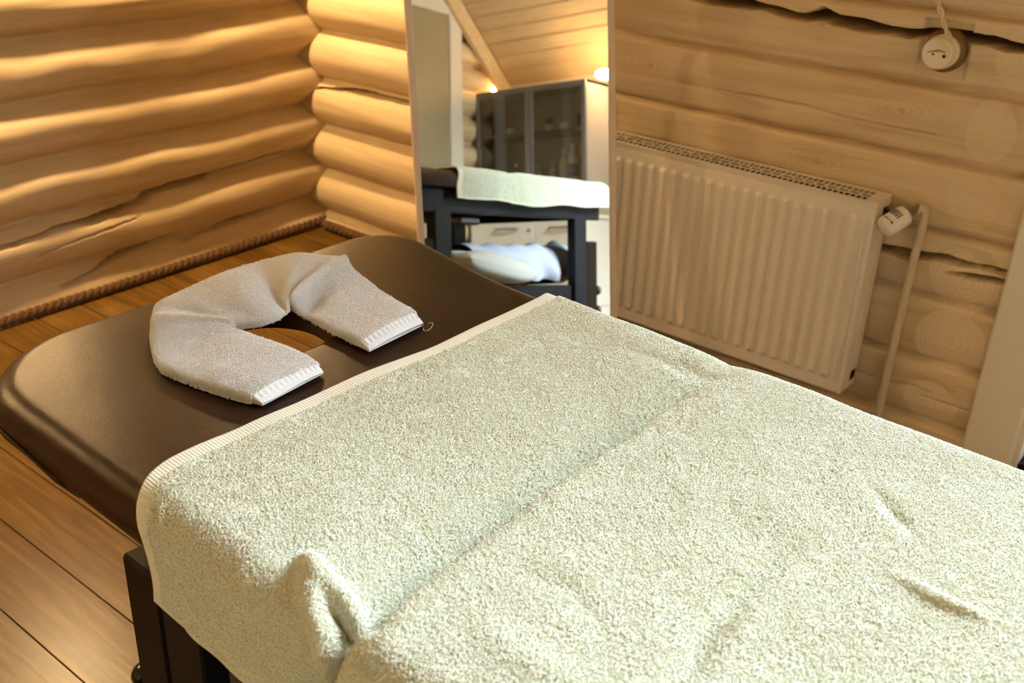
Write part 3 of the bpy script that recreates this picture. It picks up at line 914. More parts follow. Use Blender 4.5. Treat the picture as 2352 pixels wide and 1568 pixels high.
    r1 = np.random.default_rng(5).standard_normal((na, nb))
    r1 = (r1 + 0.5 * (np.roll(r1, 1, 0) + np.roll(r1, -1, 0) + np.roll(r1, 1, 1) + np.roll(r1, -1, 1))) / 1.7
    P = P + N * (r1 * 0.0003 * TOWEL_KEEP)[..., None]
    return P.reshape(-1, 3), grid_faces(na, nb), UV.reshape(-1, 2)
V, F, UV = towel_mesh()
tw = link('bath_towel', V, F, MAT_TOWEL, None, True, UV)
tw.location = (TX * S, TY * S, 0); tw.rotation_euler = (0, 0, TH)
tag(tw, 'large pale green terry towel draped over the foot half of the massage table', 'towel')
md = tw.modifiers.new('thickness', 'SOLIDIFY'); md.thickness = 0.005 * S; md.offset = -1.0
terry_pile('pile', TOWEL_P, TOWEL_N, TOWEL_KEEP, 440000, 0.0038, 0.00075, MAT_TOWELPILE, tw, 61)

# ------------------------------------------------------------------ white face towel folded into a U round the face hole
def face_towel():
    # (inner point, outer point, ) along the strip; world xy
    sec = [((2.130, -1.840), (2.141, -1.972)), ((2.085, -1.836), (2.085, -1.990)), ((2.02, -1.838), (2.015, -2.004)), ((1.95, -1.846), (1.945, -2.012)),
           ((1.912, -1.852), (1.905, -1.998)), ((1.908, -1.850), (1.850, -1.968)), ((1.910, -1.842), (1.752, -1.893)),
           ((1.935, -1.805), (1.740, -1.800)), ((1.938, -1.770), (1.728, -1.700)), ((1.925, -1.740), (1.722, -1.632)),
           ((1.906, -1.722), (1.765, -1.570)), ((1.905, -1.720), (1.826, -1.514)), ((1.925, -1.722), (1.872, -1.534)),
           ((1.985, -1.728), (1.950, -1.555)), ((2.06, -1.735), (2.04, -1.580)), ((2.128, -1.738), (2.122, -1.600))]
    kind = [0, 1, 2, 3, 4, 5, 6, 7, 8, 9, 10, 11, 12, 13, 14, 15]
    inn = np.array([s[0] for s in sec]); out = np.array([s[1] for s in sec])
    L = np.concatenate([[0], np.cumsum(np.linalg.norm(np.diff((inn + out) / 2, axis=0), axis=1) + 0.01)])
    ns, nt = 420, 170
    s = np.linspace(0, L[-1], ns)
    ci = np.stack([np.interp(s, L, inn[:, k]) for k in (0, 1)], -1)
    co = np.stack([np.interp(s, L, out[:, k]) for k in (0, 1)], -1)
    kk = np.interp(s, L, kind)
    # round the polyline corners slightly
    for _ in range(9):
        ci[1:-1] = (ci[:-2] + 2 * ci[1:-1] + ci[2:]) / 4; co[1:-1] = (co[:-2] + 2 * co[1:-1] + co[2:]) / 4
    # closed cross-section: top from inner to outer, then underneath back
    t = np.linspace(0, 2 * math.pi, nt, endpoint=False)
    u = 0.5 - 0.5 * np.sign(np.cos(t)) * (1 - (1 - np.abs(np.cos(t))) ** 1.0)
    u = 0.5 - 0.5 * np.cos(t)
    topm = (t < math.pi).astype(float)
    edge = np.abs(np.sin(t)) ** 0.24
    S_, U = np.meshgrid(s, u, indexing='ij'); K = np.meshgrid(kk, u, indexing='ij')[0]
    Pxy = ci[:, None, :] * (1 - U[..., None]) + co[:, None, :] * U[..., None]
    # the middle band arches over the hole
    band = np.exp(-((K - 8.2) / 2.6) ** 2)
    lift = 0.016 * band * (0.55 + 0.45 * U)
    thick = 0.0125 + 0.003 * np.sin(K * 1.3)
    thick = thick + 0.006 * np.exp(-((K - 5.2) / 0.8) ** 2) + 0.006 * np.exp(-((K - 11.2) / 0.8) ** 2)
    endk = np.clip(np.minimum(K / 0.35, (15 - K) / 0.35), 0, 1)
    thick = thick * (0.15 + 0.85 * endk ** 0.7)
    top = 0.748 + lift + 0.002 + thick * edge[None, :]
    bot = 0.7475 + lift * 0.9 + 0.0 * K
    Z = np.where(topm[None, :] > 0, top, bot)
    # ridges of the mitre folds, the saddle and soft dents
    m1 = np.exp(-((K - 5.35) / 0.16) ** 2); m2 = np.exp(-((K - 11.3) / 0.15) ** 2)
    step1 = 1 / (1 + np.exp(-(K - 5.35) * 9)); step2 = 1 / (1 + np.exp(-(K - 11.3) * 9))
    hgt = 0.0085 * m1 + 0.0105 * m2 + (0.003 * (1 - step1) + 0.003 * step2) * endk
    hgt += -0.010 * np.exp(-((K - 8.8) / 0.45) ** 2) * (1 - 0.35 * U) + 0.010 * np.exp(-((K - 9.9) / 0.55) ** 2)
    hgt += 0.008 * np.exp(-((K - 7.5) / 0.7) ** 2) * np.sin(math.pi * U)
    hgt += -0.010 * np.exp(-((K - 12.25) / 0.45) ** 2) * np.exp(-((U - 0.1) / 0.3) ** 2)
    hgt += -0.003 * np.exp(-((K - 5.9) / 0.2) ** 2)
    hgt += 0.0022 * smooth_noise(ns, nt, 30, 9, 33)
    # woven hem at both ends: grooves across
    hem = np.clip(1 - np.minimum(K, 15 - K) / 0.28, 0, 1) > 0
    hemband = (np.minimum(K, 15 - K) < 0.28) & (np.minimum(K, 15 - K) > 0.12)
    hgt += np.where(hemband, -0.0015 * (0.5 + 0.5 * np.sign(np.sin(U * 2 * math.pi * 13))), 0)
    Z = Z + np.where(topm[None, :] > 0, hgt * edge[None, :], 0)
    P = np.concatenate([Pxy, Z[..., None]], -1)
    du = np.gradient(P, axis=0); dv = np.roll(P, -1, 1) - np.roll(P, 1, 1)
    N = np.cross(du, dv); N /= np.linalg.norm(N, axis=-1)[..., None] + 1e-9
    if N[ns // 4, nt // 4, 2] < 0: N = -N
    global FT_P, FT_N, FT_KEEP
    FT_P, FT_N = P.copy(), N.copy(); FT_KEEP = (~hem) * np.where(np.sin(t) > -0.05, 1.0, 0.0)[None, :]
    r1 = np.random.default_rng(9).standard_normal((ns, nt))
    r1 = (r1 + 0.5 * (np.roll(r1, 1, 0) + np.roll(r1, -1, 0) + np.roll(r1, 1, 1) + np.roll(r1, -1, 1))) / 1.7
    P = P + N * (r1 * 0.0003 * (~hem) * topm[None, :])[..., None]
    V = P.reshape(-1, 3)
    F = grid_faces(ns, nt, wrap_m=True)
    UV = np.stack([S_, U * 0.16], -1).reshape(-1, 2)
    # end caps
    V = np.concatenate([V, P[0].mean(0)[None], P[-1].mean(0)[None]])
    UV = np.concatenate([UV, UV[:1], UV[-1:]])
    n0, n1 = len(V) - 2, len(V) - 1
    caps = [(n0, (j + 1) % nt, j) for j in range(nt)] + [(n1, (ns - 1) * nt + j, (ns - 1) * nt + (j + 1) % nt) for j in range(nt)]
    return V, F, caps, UV
V, F, caps, UV = face_towel()
FT = np.array([1.93, -1.77, 0.7475])
ft = link('face_towel', V - FT, F, MAT_FTOWEL, None, True, UV)
ft.location = tuple(FT * S)
tag(ft, 'small white terry towel folded into a U around the face hole', 'towel')
terry_pile('pile', FT_P - FT, FT_N, FT_KEEP, 95000, 0.0034, 0.00046, MAT_FTPILE, ft, 71)
th = [(2.136, -1.604, 0.757), (2.146, -1.600, 0.762), (2.150, -1.608, 0.756), (2.150, -1.620, 0.752), (2.143, -1.624, 0.752), (2.137, -1.616, 0.753)]
th = np.array(th); th = np.stack([np.interp(np.linspace(0, 5, 41), range(6), th[:, k]) for k in range(3)], -1)
for _ in range(20): th[1:-1] = (th[:-2] + 2 * th[1:-1] + th[2:]) / 4
m_ = MB().tube(th - FT, 0.0005, 5); o = link('loose_thread', m_.v, m_.f, MAT_FHEM, None, True); o.parent = ft

# ------------------------------------------------------------------ things on the lower shelf of the table (seen in the mirror)
def bolster():
    n, m = 160, 96
    u = np.linspace(0, 1, n); t = np.linspace(0, 2 * math.pi, m, endpoint=False)
    Ug, Tg = np.meshgrid(u, t, indexing='ij')
    x = -0.22 + 0.98 * Ug
    r = 0.086 * np.minimum(1, (np.minimum(Ug, 1 - Ug) / 0.06 + 0.02)) ** 0.45
    fold = 0.010 * np.sin(Ug * 34 + 2.0 * np.sin(Tg)) * np.clip(Ug - 0.35, 0, 1) + 0.006 * smooth_noise(n, m, 14, 8, 44)
    rr = r + 0.0 * fold
    y = 0.185 + rr * np.cos(Tg); z = 0.352 + rr * np.sin(Tg) * 0.98
    return np.stack([x, y, z], -1), grid_faces(n, m, wrap_m=True)
P, F = bolster()
c, s_ = math.cos(TH), math.sin(TH)
bo = link('bolster', P.reshape(-1, 3) - np.array([0.13, 0.185, 0.262]), F, MAT_LEATHER, None, True)
bo.location = ((TX + 0.13 * c - 0.185 * s_) * S, (TY + 0.13 * s_ + 0.185 * c) * S, 0.262 * S); bo.rotation_euler = (0, 0, TH)
tag(bo, 'brown roll bolster lying on the lower shelf, seen in the mirror', 'bolster')

def bolster_sheet():
    n, m = 150, 90
    u = np.linspace(0, 1, n); t = np.linspace(-0.55, math.pi + 0.25, m)
    Ug, Tg = np.meshgrid(u, t, indexing='ij')
    x = -0.12 + 0.90 * Ug
    hang = np.clip((0.25 - Tg) / 0.8, 0, 1)
    r = 0.098 * np.minimum(1, (1 - Ug) / 0.07 + 0.25) ** 0.5
    r = r + 0.012 + 0.010 * np.sin(Ug * 31 + 1.6 * np.sin(Tg * 2)) * np.clip(Ug * 1.4, 0.15, 1) * (1 + hang) + 0.005 * smooth_noise(n, m, 16, 7, 45)
    y = 0.185 + r * np.cos(Tg); z = 0.352 + r * np.sin(Tg)
    return np.stack([x, y, np.maximum(z, 0.266)], -1), grid_faces(n, m)
P, F = bolster_sheet()
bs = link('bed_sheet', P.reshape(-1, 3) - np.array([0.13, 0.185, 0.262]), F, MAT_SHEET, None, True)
bs.location = bo.location; bs.rotation_euler = (0, 0, TH)
tag(bs, 'crumpled white sheet thrown over the bolster on the lower shelf', 'sheet')

def pillow():
    n, m = 60, 60
    a = np.linspace(-1, 1, n); b = np.linspace(-1, 1, m)
    A, B = np.meshgrid(a, b, indexing='ij')
    e = np.clip((1 - A ** 4) * (1 - B ** 4), 0, 1) ** 0.42
    x = A * 0.26 * (1 - 0.06 * B ** 2); y = B * 0.11 * (1 - 0.06 * A ** 2)
    w = smooth_noise(n, m, 6, 6, 50) * 0.006
    top = np.stack([x, y, 0.055 + (0.052 + w) * e], -1); bot = np.stack([x, y, 0.055 - 0.053 * e], -1)
    V = np.concatenate([top.reshape(-1, 3), bot.reshape(-1, 3)])
    F = np.concatenate([grid_faces(n, m), grid_faces(n, m)[:, ::-1] + n * m])
    return V, F
V, F = pillow()
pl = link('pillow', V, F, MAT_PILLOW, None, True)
pl.location = (2.465 * S, -1.415 * S, 0.302 * S); pl.rotation_euler = (math.radians(0), math.radians(9), math.radians(-2))
tag(pl, 'white pillow on the lower shelf in front of the bolster', 'pillow')

# ------------------------------------------------------------------ standing mirror
MN = np.array([0.7071, -0.6804, 0.1925]); MN /= np.linalg.norm(MN)
MU = np.array([-0.170, 0.101, 0.980]); MU -= MN * (MU @ MN); MU /= np.linalg.norm(MU)
MH = np.cross(MU, MN); MH = MH if MH[0] > 0 else -MH
MO = MN * 1.47
mfoot = np.array([1.55, -0.66, 0.0])
mirror = empty('standing_mirror', mfoot, 'tall pale-framed mirror leaning back, standing between the massage table and the radiator', 'mirror')
def mp(p): return MO + MH * p[0] + MU * p[1] + MN * p[2]
h0, h1, u0, u1 = 0.364, 0.958, -0.29, 1.36
fw = 0.0205
part(MB().box((h0, -0.304, -0.02), (h0 + fw, u1, 0.006), 0.003, mp).box((h1 - fw, -0.331, -0.02), (h1, u1, 0.006), 0.003, mp)
     .box((h0 + fw, u1 - fw, -0.02), (h1 - fw, u1, 0.006), 0.003, mp).box((h0 + fw, u0, -0.02), (h1 - fw, u0 + fw, 0.006), 0.003, mp), 'mirror_frame', MAT_MIRRORFRAME, mirror, mfoot)
part(MB().box((h0 + 0.01, u0 + 0.01, -0.006), (h1 - 0.01, u1 - 0.01, 0.0), 0, mp), 'mirror_glass', MAT_MIRROR, mirror, mfoot)
part(MB().box((h0 + 0.006, u0 + 0.006, -0.018), (h1 - 0.006, u1 - 0.006, -0.007), 0, mp), 'back_panel', MAT_LEG, mirror, mfoot)
pc = mp((0.661, 0.95, -0.02))
pb = np.array([1.24, -0.255, 0.0])
def strut(w):
    d = pb - pc; L = np.linalg.norm(d); d = d / L
    e = MH
    k = np.cross(d, e)
    return lambda p: pc + e * p[0] + d * p[1] + k * p[2], L
fn, L = strut(0.03)
part(MB().box((-0.03, 0, -0.006), (0.03, L, 0.006), 0.002, fn), 'rear_leg', MAT_MIRRORFRAME, mirror, mfoot)

# ------------------------------------------------------------------ radiator, valve, pipe
RX0, RX1, RZ0, RZ1 = 1.19, 2.382, 0.108, 0.686
RYF, RYB = -0.155, -0.046
rb = (1.78, -0.105, RZ0)
rad = empty('radiator', rb, 'white panel radiator with vertical ribs on the log wall', 'radiator')
# ribbed front panel as a height field
nx, nz = 900, 60
xg = np.linspace(RX0 + 0.004, RX1 - 0.004, nx)
zg = np.unique(np.concatenate([np.linspace(RZ0, RZ0 + 0.09, 22), np.linspace(RZ0 + 0.09, RZ1 - 0.09, 12), np.linspace(RZ1 - 0.09, RZ1 - 0.004, 22)]))
Xg, Zg = np.meshgrid(xg, zg, indexing='ij')
pitch = 0.0397
ph = ((Xg - (RX1 - 0.036)) / pitch) % 1.0
d = np.minimum(ph, 1 - ph) * 2          # 0 at channel centre, 1 between
rib = np.clip((0.62 - np.abs(1 - d)) / 0.30, 0, 1); rib = rib * rib * (3 - 2 * rib)
ends = np.clip(np.minimum((Zg - RZ0 - 0.040) / 0.012, (RZ1 - 0.046 - Zg) / 0.012), 0, 1)
inx = ((Xg > RX0 + 0.03) & (Xg < RX1 - 0.022)).astype(float)
ends = ends * ends * (3 - 2 * ends)
Yg = RYF + 0.0075 - 0.0085 * rib * ends * inx
border = np.clip(np.minimum.reduce([Xg - RX0 - .004, RX1 - .004 - Xg, Zg - RZ0, RZ1 - 0.004 - Zg]) / 0.007, 0, 1)
Yg = Yg + 0.006 * (1 - border) ** 2
lip = np.exp(-((np.minimum(RX1 - 0.004 - Xg, RZ1 - 0.004 - Zg) - 0.013) / 0.003) ** 2)
Yg = Yg + 0.0025 * lip
V = np.stack([Xg, Yg, Zg], -1).reshape(-1, 3)
o = link('front_panel', V - np.array(rb), grid_faces(len(xg), len(zg)), MAT_WHITE, None, True); o.parent = rad
part(MB().box((RX0 + 0.01, RYF + 0.03, RZ0 + 0.01), (RX1 - 0.012, RYF + 0.045, RZ1 - 0.03)).box((RX0 + 0.01, RYB - 0.012, RZ0 + 0.01), (RX1 - 0.012, RYB, RZ1 - 0.03)), 'inner_panel', MAT_DARKIN, rad, rb)
part(MB().box((RX0 + 0.012, RYF + 0.016, RZ1 - 0.035), (RX1 - 0.014, RYB - 0.008, RZ1 - 0.014)), 'dark_slot_backing', MAT_HOLE, rad, rb)  # near-black block added under the grille, stands for shade in its slots
# side covers
for x0, x1 in ((RX1 - 0.010, RX1), (RX0, RX0 + 0.010)):
    mb = MB().box((x0, RYF + 0.008, RZ0 + 0.004), (x1, RYB - 0.045, RZ1), 0.003).box((x0, RYB - 0.046, RZ0 + 0.055), (x1, RYB, RZ1 - 0.055), 0.003)
    mb.box((x0, RYB - 0.046, RZ0 + 0.004), (x1, RYB - 0.004, RZ0 + 0.022), 0.002).box((x0, RYB - 0.046, RZ1 - 0.028), (x1, RYB + 0.004, RZ1), 0.003)
    part(mb, 'side_cover', MAT_WHITE, rad, rb)
# lower plug in the notch of the right side
part(MB().lathe([(0.017, 0), (0.017, 0.004), (0.012, 0.004), (0.010, -0.004)], (RX1 - 0.006, RYB - 0.022, RZ0 + 0.038), (1, 0, 0), 20), 'plug', MAT_BLACKP, rad, rb, True)
# perforated top grille
mb = MB()
gy = np.linspace(RYF + 0.012, RYB - 0.002, 5)
rows = [(RYF + 0.004, RYF + 0.014), (RYF + 0.043, RYF + 0.047), (RYF + 0.066, RYF + 0.070), (RYB - 0.009, RYB + 0.004)]
for a, b in rows:
    mb.box((RX0, a, RZ1 - 0.004), (RX1 - 0.036, b, RZ1))
mb.box((RX1 - 0.036, RYF + 0.006, RZ1 - 0.004), (RX1 - 0.0005, RYB + 0.004, RZ1 + 0.0005), 0.0015)
gp = 0.0165
for i in range(int((RX1 - 0.036 - RX0) / gp) + 1):
    x = RX0 + gp * i
    mb.box((x, RYF + 0.014, RZ1 - 0.003), (x + 0.0036, RYF + 0.043, RZ1 - 0.0004))
    mb.box((x, RYF + 0.070, RZ1 - 0.003), (x + 0.0036, RYB - 0.009, RZ1 - 0.0004))
    if i % 2 == 0: mb.box((x + 0.002, RYF + 0.047, RZ1 - 0.003), (x + 0.0075, RYF + 0.066, RZ1 - 0.0004))
part(mb, 'top_grille', MAT_WHITE, rad, rb)
# thermostatic valve: head points out and to the left, towards the room
vax = np.array([-0.42, -0.72, -0.42]); vax /= np.linalg.norm(vax)
v0 = np.array([2.448, -0.098, 0.662])
mb = MB().lathe([(0.012, -0.015), (0.012, 0.02), (0.016, 0.02), (0.016, 0.03)], v0 - vax * 0.02, vax, 18)
mb.tube([(RX1 - 0.005, RYB - 0.028, 0.648), (2.42, RYB - 0.030, 0.650), (2.452, RYB - 0.030, 0.655)], 0.009, 12)
val = part(mb, 'valve', MAT_STEEL, rad, rb, True)
hp = [(0.018, 0.0), (0.026, 0.003), (0.0285, 0.012), (0.029, 0.05), (0.0285, 0.062), (0.0275, 0.070), (0.024, 0.0735), (0.010, 0.0745)]
k = link('thermostat_head', MB().lathe(hp, v0 + vax * 0.004 - np.array(rb), vax, 36).v, MB().lathe(hp, v0 + vax * 0.004 - np.array(rb), vax, 36).f, MAT_PLASTIC, None, True); k.parent = val
# slots and marks on the head
side = np.cross(vax, [0, 0, 1.0]); side /= np.linalg.norm(side); upv = np.cross(side, vax)
toc = (CAM - v0); toc -= vax * (toc @ vax); toc /= np.linalg.norm(toc)
tup = np.array([0, -0.35, 1.0]); tup -= vax * (tup @ vax); tup /= np.linalg.norm(tup)
mb = MB()
tan = np.cross(vax, tup)
for a in (-34, -20, -6, 8, 22):
    c, s = math.cos(math.radians(a)), math.sin(math.radians(a))
    dirv = tup * c + tan * s; tg = np.cross(vax, dirv)
    o0 = v0 - np.array(rb) + dirv * 0.0288
    mb.box((-0.0016, 0.026, -0.001), (0.0016, 0.046, 0.0010), 0, lambda p, o0=o0, tg=tg, dirv=dirv: o0 + tg * p[0] + vax * p[1] + dirv * p[2])
k = link('vent_slots', mb.v, mb.f, MAT_DARKIN, None, False); k.parent = val
mb = MB()
for a, l0, l1, w in ((-40, .060, .066, .0025), (-24, .0625, .064, .0035), (-10, .0625, .064, .003), (-2, .061, .0655, .0012), (5, .0625, .064, .003), (13, .0625, .064, .002), (21, .061, .0655, .0012)):
    c, s = math.cos(math.radians(a)), math.sin(math.radians(a))
    dirv = tup * c + tan * s; tg = np.cross(vax, dirv)
    o0 = v0 - np.array(rb) + dirv * 0.0285
    mb.box((-w, l0, -0.001), (w, l1, 0.0008), 0, lambda p, o0=o0, tg=tg, dirv=dirv: o0 + tg * p[0] + vax * p[1] + dirv * p[2])
k = link('printed_marks', mb.v, mb.f, MAT_DARKIN, None, False); k.parent = val
# heating pipe from the valve down into the floor
pp = [(2.452, RYB - 0.030, 0.655)]
for q in np.linspace(0, math.pi / 2, 8):
    pp.append((2.452 + 0.022 * math.sin(q), RYB - 0.02, 0.655 + 0.022 * (1 - math.cos(q)) * 0.6))
pp = [(2.460, -0.076, 0.668), (2.470, -0.072, 0.676), (2.480, -0.066, 0.674), (2.484, -0.064, 0.660), (2.482, -0.064, 0.62), (2.476, -0.064, 0.35), (2.474, -0.064, -0.004)]
from itertools import pairwise
fine = []
for a, b in pairwise(pp):
    for t in np.linspace(0, 1, 6, endpoint=False): fine.append(np.array(a) * (1 - t) + np.array(b) * t)
fine.append(np.array(pp[-1])); fine = np.array(fine)
for _ in range(5): fine[1:-1] = (fine[:-2] + 2 * fine[1:-1] + fine[2:]) / 4
pb_ = np.array([2.474, -0.064, 0.0])
m_ = MB().tube(fine - pb_, 0.0115, 16)
pipe = link('heating_pipe', m_.v, m_.f, MAT_PIPE, None, True); pipe.location = tuple(pb_ * S)
tag(pipe, 'pale heating pipe running from the radiator valve down to the floor', 'pipe')

# ------------------------------------------------------------------ old style socket with twisted cord
sb = np.array([2.436, -0.017, 1.073])
sock = empty('wall_socket', sb, 'round cream ceramic power socket on a brown wooden base on the log wall', 'socket')
def sp_(mb, name, mat, smooth=True):
    o = link(name, np.array(mb.v), mb.f, mat, None, smooth); o.parent = sock; return o
sp_(MB().lathe([(0.051, 0), (0.053, 0.004), (0.053, 0.022), (0.049, 0.028), (0.02, 0.028)], (0, 0, 0), (0, -1, 0), 48), 'wooden_base', MAT_SOCKETWOOD)
body = sp_(MB().lathe([(0.041, 0.027), (0.042, 0.03), (0.042, 0.045), (0.040, 0.047), (0.0385, 0.050), (0.0385, 0.074), (0.036, 0.078), (0.034, 0.0785), (0.032, 0.077), (0.004, 0.077)], (0, 0, 0), (0, -1, 0), 48), 'ceramic_body', MAT_CERAMIC)
mb = MB()
for x, r in ((-0.0085, 0.0028), (0.0185, 0.0040)):
    mb.lathe([(r, 0.0), (r, 0.0006)], (x, -0.0772, -0.003 - x * 0.05), (0, -1, 0), 16)
k = sp_(mb, 'pin_holes', MAT_HOLE, False)
mb = MB()
mb.add([(x, -0.0775, 0.004 + 0.0035 * math.sin(x * 90 + 1) + s * (0.0016 + 0.0016 * math.exp(-((x - 0.002) / 0.012) ** 2)))
        for x in np.linspace(-0.024, 0.020, 16) for s in (-1, 1)],
       [(2 * i, 2 * i + 2, 2 * i + 3, 2 * i + 1) for i in range(15)])
k = sp_(mb, 'scorch_mark', MAT_STAIN, False)
cpath = np.array([(0.010, -0.040, 0.038), (-0.004, -0.044, 0.060), (-0.026, -0.040, 0.100), (-0.045, -0.042, 0.135), (-0.060, -0.042, 0.20), (-0.066, -0.042, 0.45)]) + sb
fine = []
for a, b in pairwise(cpath):
    n_ = max(4, int(np.linalg.norm(b - a) / 0.0035))
    for t in np.linspace(0, 1, n_, endpoint=False): fine.append(a * (1 - t) + b * t)
fine = np.array(fine)
for _ in range(10): fine[1:-1] = (fine[:-2] + 2 * fine[1:-1] + fine[2:]) / 4
sarc = np.concatenate([[0], np.cumsum(np.linalg.norm(np.diff(fine, axis=0), axis=1))])
mb = MB()
for k_ in (0, 1):
    ph = sarc / 0.062 * 2 * math.pi + math.pi * k_
    off = 0.0042 * np.stack([np.cos(ph), np.sin(ph), 0 * ph], -1)
    mb.tube(fine + off - sb, 0.0042, 8)
k = sp_(mb, 'twisted_cord', MAT_CORD)

# ------------------------------------------------------------------ wall lamps under both eaves
def wall_lamp(x, y, z, sgn, label, R=0.030, flat=1.0, arm=0.105):
    e = empty('wall_lamp', (x, y, z), label, 'lamp', 'lamps with added shades above the left log wall' if sgn > 0 else 'warm globe lamps beside the cabinet')
    mb = MB().lathe([(0.035, 0.0), (0.035, 0.012), (0.012, 0.016), (0.012, arm - 0.05)], (-sgn * arm, 0, 0.03), (sgn, 0, -0.03 / arm), 20)
    o = link('lamp_base', mb.v, mb.f, MAT_SOCKETWOOD, None, True); o.parent = e
    pr = [(0.003, -R * flat)] + [(R * math.cos(a), R * flat * math.sin(a)) for a in np.linspace(-1.45, 1.45, 14)] + [(0.003, R * flat)]
    mb = MB().lathe(pr, (0, 0, 0), (0, 0, 1), 24)
    o = link('lamp_globe', mb.v, mb.f, MAT_LAMP if sgn > 0 else MAT_LAMP_FAR, None, True); o.parent = e
    if sgn > 0:  # unseen shade added to keep the warm light close to the wall
        mb = MB().lathe([(0.062, -0.024), (0.062, 0.040), (0.040, 0.058), (0.004, 0.060), (0.004, 0.057), (0.038, 0.055), (0.059, 0.038), (0.059, -0.024)], (0, 0, 0), (0, 0, 1), 40)
        mb.f = mb.f[:-2]
        o = link('added_lamp_shade', mb.v, mb.f, MAT_PAINTW, None, False); o.parent = e
    return e
wall_lamp(5.24, -3.47, 1.66, -1, 'glowing globe lamp beside the gable, left of the display cabinet', 0.032)
wall_lamp(5.14, -2.465, 1.640, -1, 'glowing globe lamp beside the display cabinet at its right end', 0.060, 0.6, 0.205)
for y in (-0.42, -1.45, -2.5):
    wall_lamp(0.120, y, 1.56, 1, {-0.42: 'lamp with added shade above the left log wall nearest the corner', -1.45: 'lamp with added shade above the middle of the left log wall', -2.5: 'lamp with added shade above the left log wall nearest the inner door'}[y])

# ------------------------------------------------------------------ cabinets along the far wall (seen in the mirror)
cb = (5.17, -3.0, 0.80)
cab = empty('display_cabinet', cb, 'grey wall display cabinet with glass doors and cups inside, seen in the mirror', 'cabinet')
x0, x1, y0, y1, z0, z1 = 5.02, 5.348, -3.47, -2.53, 0.88, 1.60
part(MB().box((x1 - 0.012, y0, z0), (x1, y1, z1)).box((x0, y0, z0), (x1, y0 + 0.02, z1)).box((x0, y1 - 0.02, z0), (x1, y1, z1))
     .box((x0, y0, z1 - 0.02), (x1, y1, z1)).box((x0, y0, z0), (x1, y1, z0 + 0.02)), 'body', MAT_CABBODY, cab, cb)
part(MB().box((x0 + 0.02, y0 + 0.02, 1.272), (x1 - 0.012, y1 - 0.02, 1.29)), 'shelf', MAT_GREY, cab, cb)
for a, b in ((y0, -3.002), (-2.998, y1)):
    dmb = MB().box((x0 - 0.02, a, z0), (x0 - 0.001, a + 0.035, z1), 0.002).box((x0 - 0.02, b - 0.035, z0), (x0 - 0.001, b, z1), 0.002)
    dmb.box((x0 - 0.02, a + 0.035, z1 - 0.04), (x0 - 0.001, b - 0.035, z1), 0.002).box((x0 - 0.02, a + 0.035, z0), (x0 - 0.001, b - 0.035, z0 + 0.04), 0.002)
    dr = part(dmb, 'door', MAT_GREY, cab, cb)
    g = MB().box((x0 - 0.013, a + 0.03, z0 + 0.035), (x0 - 0.009, b - 0.03, z1 - 0.035))
    o = link('glass_pane', np.array(g.v) - np.array(cb), g.f, MAT_GLASS, None, False); o.parent = dr

def cup(y, label, plant=False):
    e = empty('cup', (5.16, y, 1.291), label, 'cup', 'white cups on the cabinet shelf')
    mb = MB().lathe([(0.018, 0), (0.030, 0.012), (0.036, 0.05), (0.036, 0.055), (0.032, 0.055), (0.028, 0.02), (0.004, 0.01)], (0, 0, 0), (0, 0, 1), 20)
    o = link('bowl', mb.v, mb.f, MAT_PORC, None, True); o.parent = e
    if plant:
        mb = MB()
        for i in range(14):
            a = i * 2.4; r = 0.02 + 0.02 * random.random()
            p = np.array([r * math.cos(a), r * math.sin(a), 0.06 + 0.035 * random.random()])
            mb.tube([(0, 0, 0.03), p * 0.6 + np.array([0, 0, 0.02]), p + np.array([0, 0, 0.02])], [0.003, 0.008, 0.001], 5)
        o = link('green_plant', mb.v, mb.f, MAT_GREEN, None, True); o.parent = e
    return e
cup(-3.277, 'white cup at the end of the cabinet shelf nearest the gable')
cup(-3.113, 'second white cup from the gable on the cabinet shelf')
cup(-2.941, 'white cup with green leaves in it on the cabinet shelf', True)
cup(-2.812, 'white cup on the cabinet shelf beside the black box')
mb = MB().box((-0.05, -0.035, 0), (0.05, 0.035, 0.085), 0.004)
bx = empty('small_box', (5.16, -2.64, 1.291), 'small black box at the end of the cabinet shelf', 'box')
o = link('box_body', mb.v, mb.f, MAT_BLACKP, None, False); o.parent = bx
mb = MB().box((-0.052, -0.037, 0.086), (0.052, 0.037, 0.098), 0.003); o = link('lid', mb.v, mb.f, MAT_BLACKP, None, False); o.parent = bx

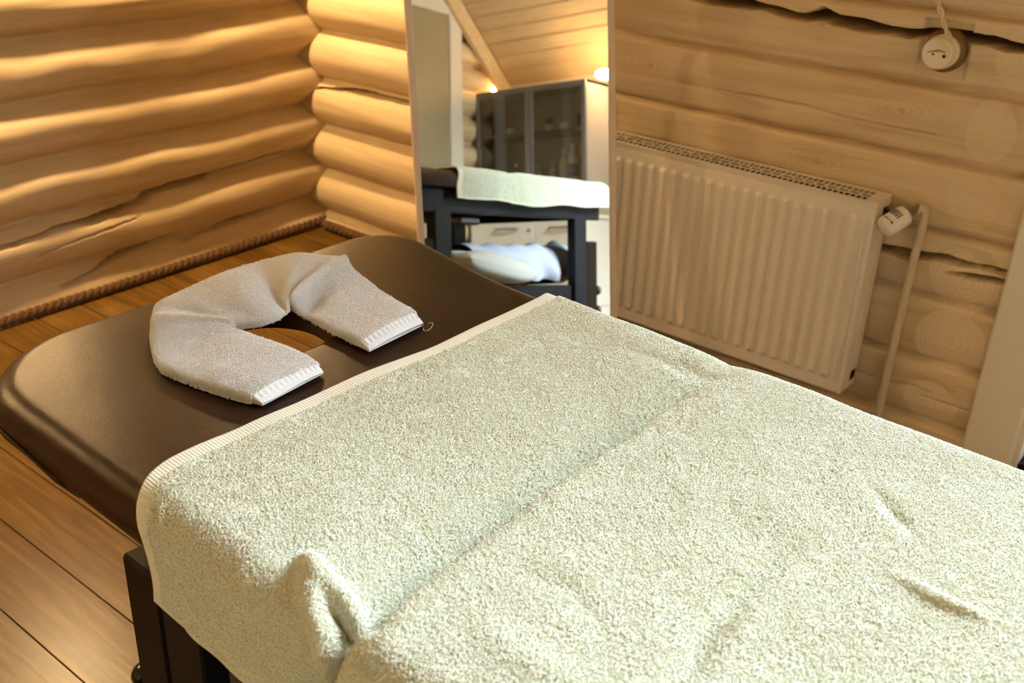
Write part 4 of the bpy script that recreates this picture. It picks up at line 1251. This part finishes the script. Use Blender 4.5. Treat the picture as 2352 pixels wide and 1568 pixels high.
def bottle(y, hh, r, mat, label, lab=None):
    e = empty('bottle', (5.15, y, 0.901), label, 'bottle', 'bottles in the bottom of the display cabinet')
    mb = MB().lathe([(r * 0.9, 0), (r, 0.01), (r, hh * 0.62), (r * 0.85, hh * 0.70), (r * 0.38, hh * 0.80), (r * 0.38, hh * 0.86)], (0, 0, 0), (0, 0, 1), 20)
    o = link('bottle_body', mb.v, mb.f, mat, None, True); o.parent = e
    mb = MB().lathe([(r * 0.46, hh * 0.86), (r * 0.46, hh)], (0, 0, 0), (0, 0, 1), 16)
    o = link('cap', mb.v, mb.f, MAT_PLASTIC, None, True); o.parent = e
    if lab:
        mb = MB().lathe([(r * 1.01, hh * 0.22), (r * 1.01, hh * 0.52)], (0, 0, 0), (0, 0, 1), 20)
        o = link('bottle_label', mb.v, mb.f, lab, None, True); o.parent = e
    return e
bottle(-3.227, 0.19, 0.030, MAT_AMBER, 'amber bottle alone at the gable end of the lower cabinet shelf')
bottle(-3.035, 0.17, 0.024, MAT_BOTTLE, 'short slim white bottle in the middle of the lower cabinet shelf')
bottle(-2.899, 0.18, 0.028, MAT_BOTTLE, 'white bottle between the short slim one and the tall ones')
bottle(-2.81, 0.27, 0.030, MAT_BOTTLE, 'tall pale bottle next to the blue-labelled one in the cabinet')
bottle(-2.73, 0.30, 0.034, MAT_BOTTLE, 'tallest pale bottle with a dark blue label in the cabinet', MAT_BLUE)
bottle(-2.645, 0.28, 0.032, MAT_AMBER, 'tall amber bottle against the side of the cabinet')

bb = (5.1, -3.0, 0)
base_c = empty('base_cabinet', bb, 'low white cabinet with two doors under the display cabinet, seen in the mirror', 'cabinet')
part(MB().box((4.895, -3.43, 0.07), (5.33, -2.50, 0.665), 0.003).box((4.93, -3.42, 0.0), (5.33, -2.51, 0.07)), 'body', MAT_PAINTW, base_c, bb)
part(MB().box((4.865, -3.45, 0.667), (5.345, -2.48, 0.695), 0.004), 'worktop', MAT_PAINTW, base_c, bb)
for a, b, hy in ((-3.43, -2.877, -3.105), (-2.873, -2.50, -2.645)):
    dr = part(MB().box((4.872, a, 0.08), (4.894, b, 0.655), 0.004), 'door', MAT_PAINTW, base_c, bb)
    hm = MB().tube([(4.872, hy - 0.09, 0.610), (4.848, hy - 0.085, 0.610), (4.845, hy, 0.610), (4.848, hy + 0.085, 0.610), (4.872, hy + 0.09, 0.610)], 0.008, 8)
    o = link('handle', np.array(hm.v) - np.array(bb), hm.f, MAT_STEEL, None, True); o.parent = dr
lk = MB().lathe([(0.012, 0), (0.012, 0.006), (0.003, 0.007)], (4.872, -2.915, 0.60), (-1, 0, 0), 16)
part(lk, 'lock', MAT_STEEL, base_c, bb, True)
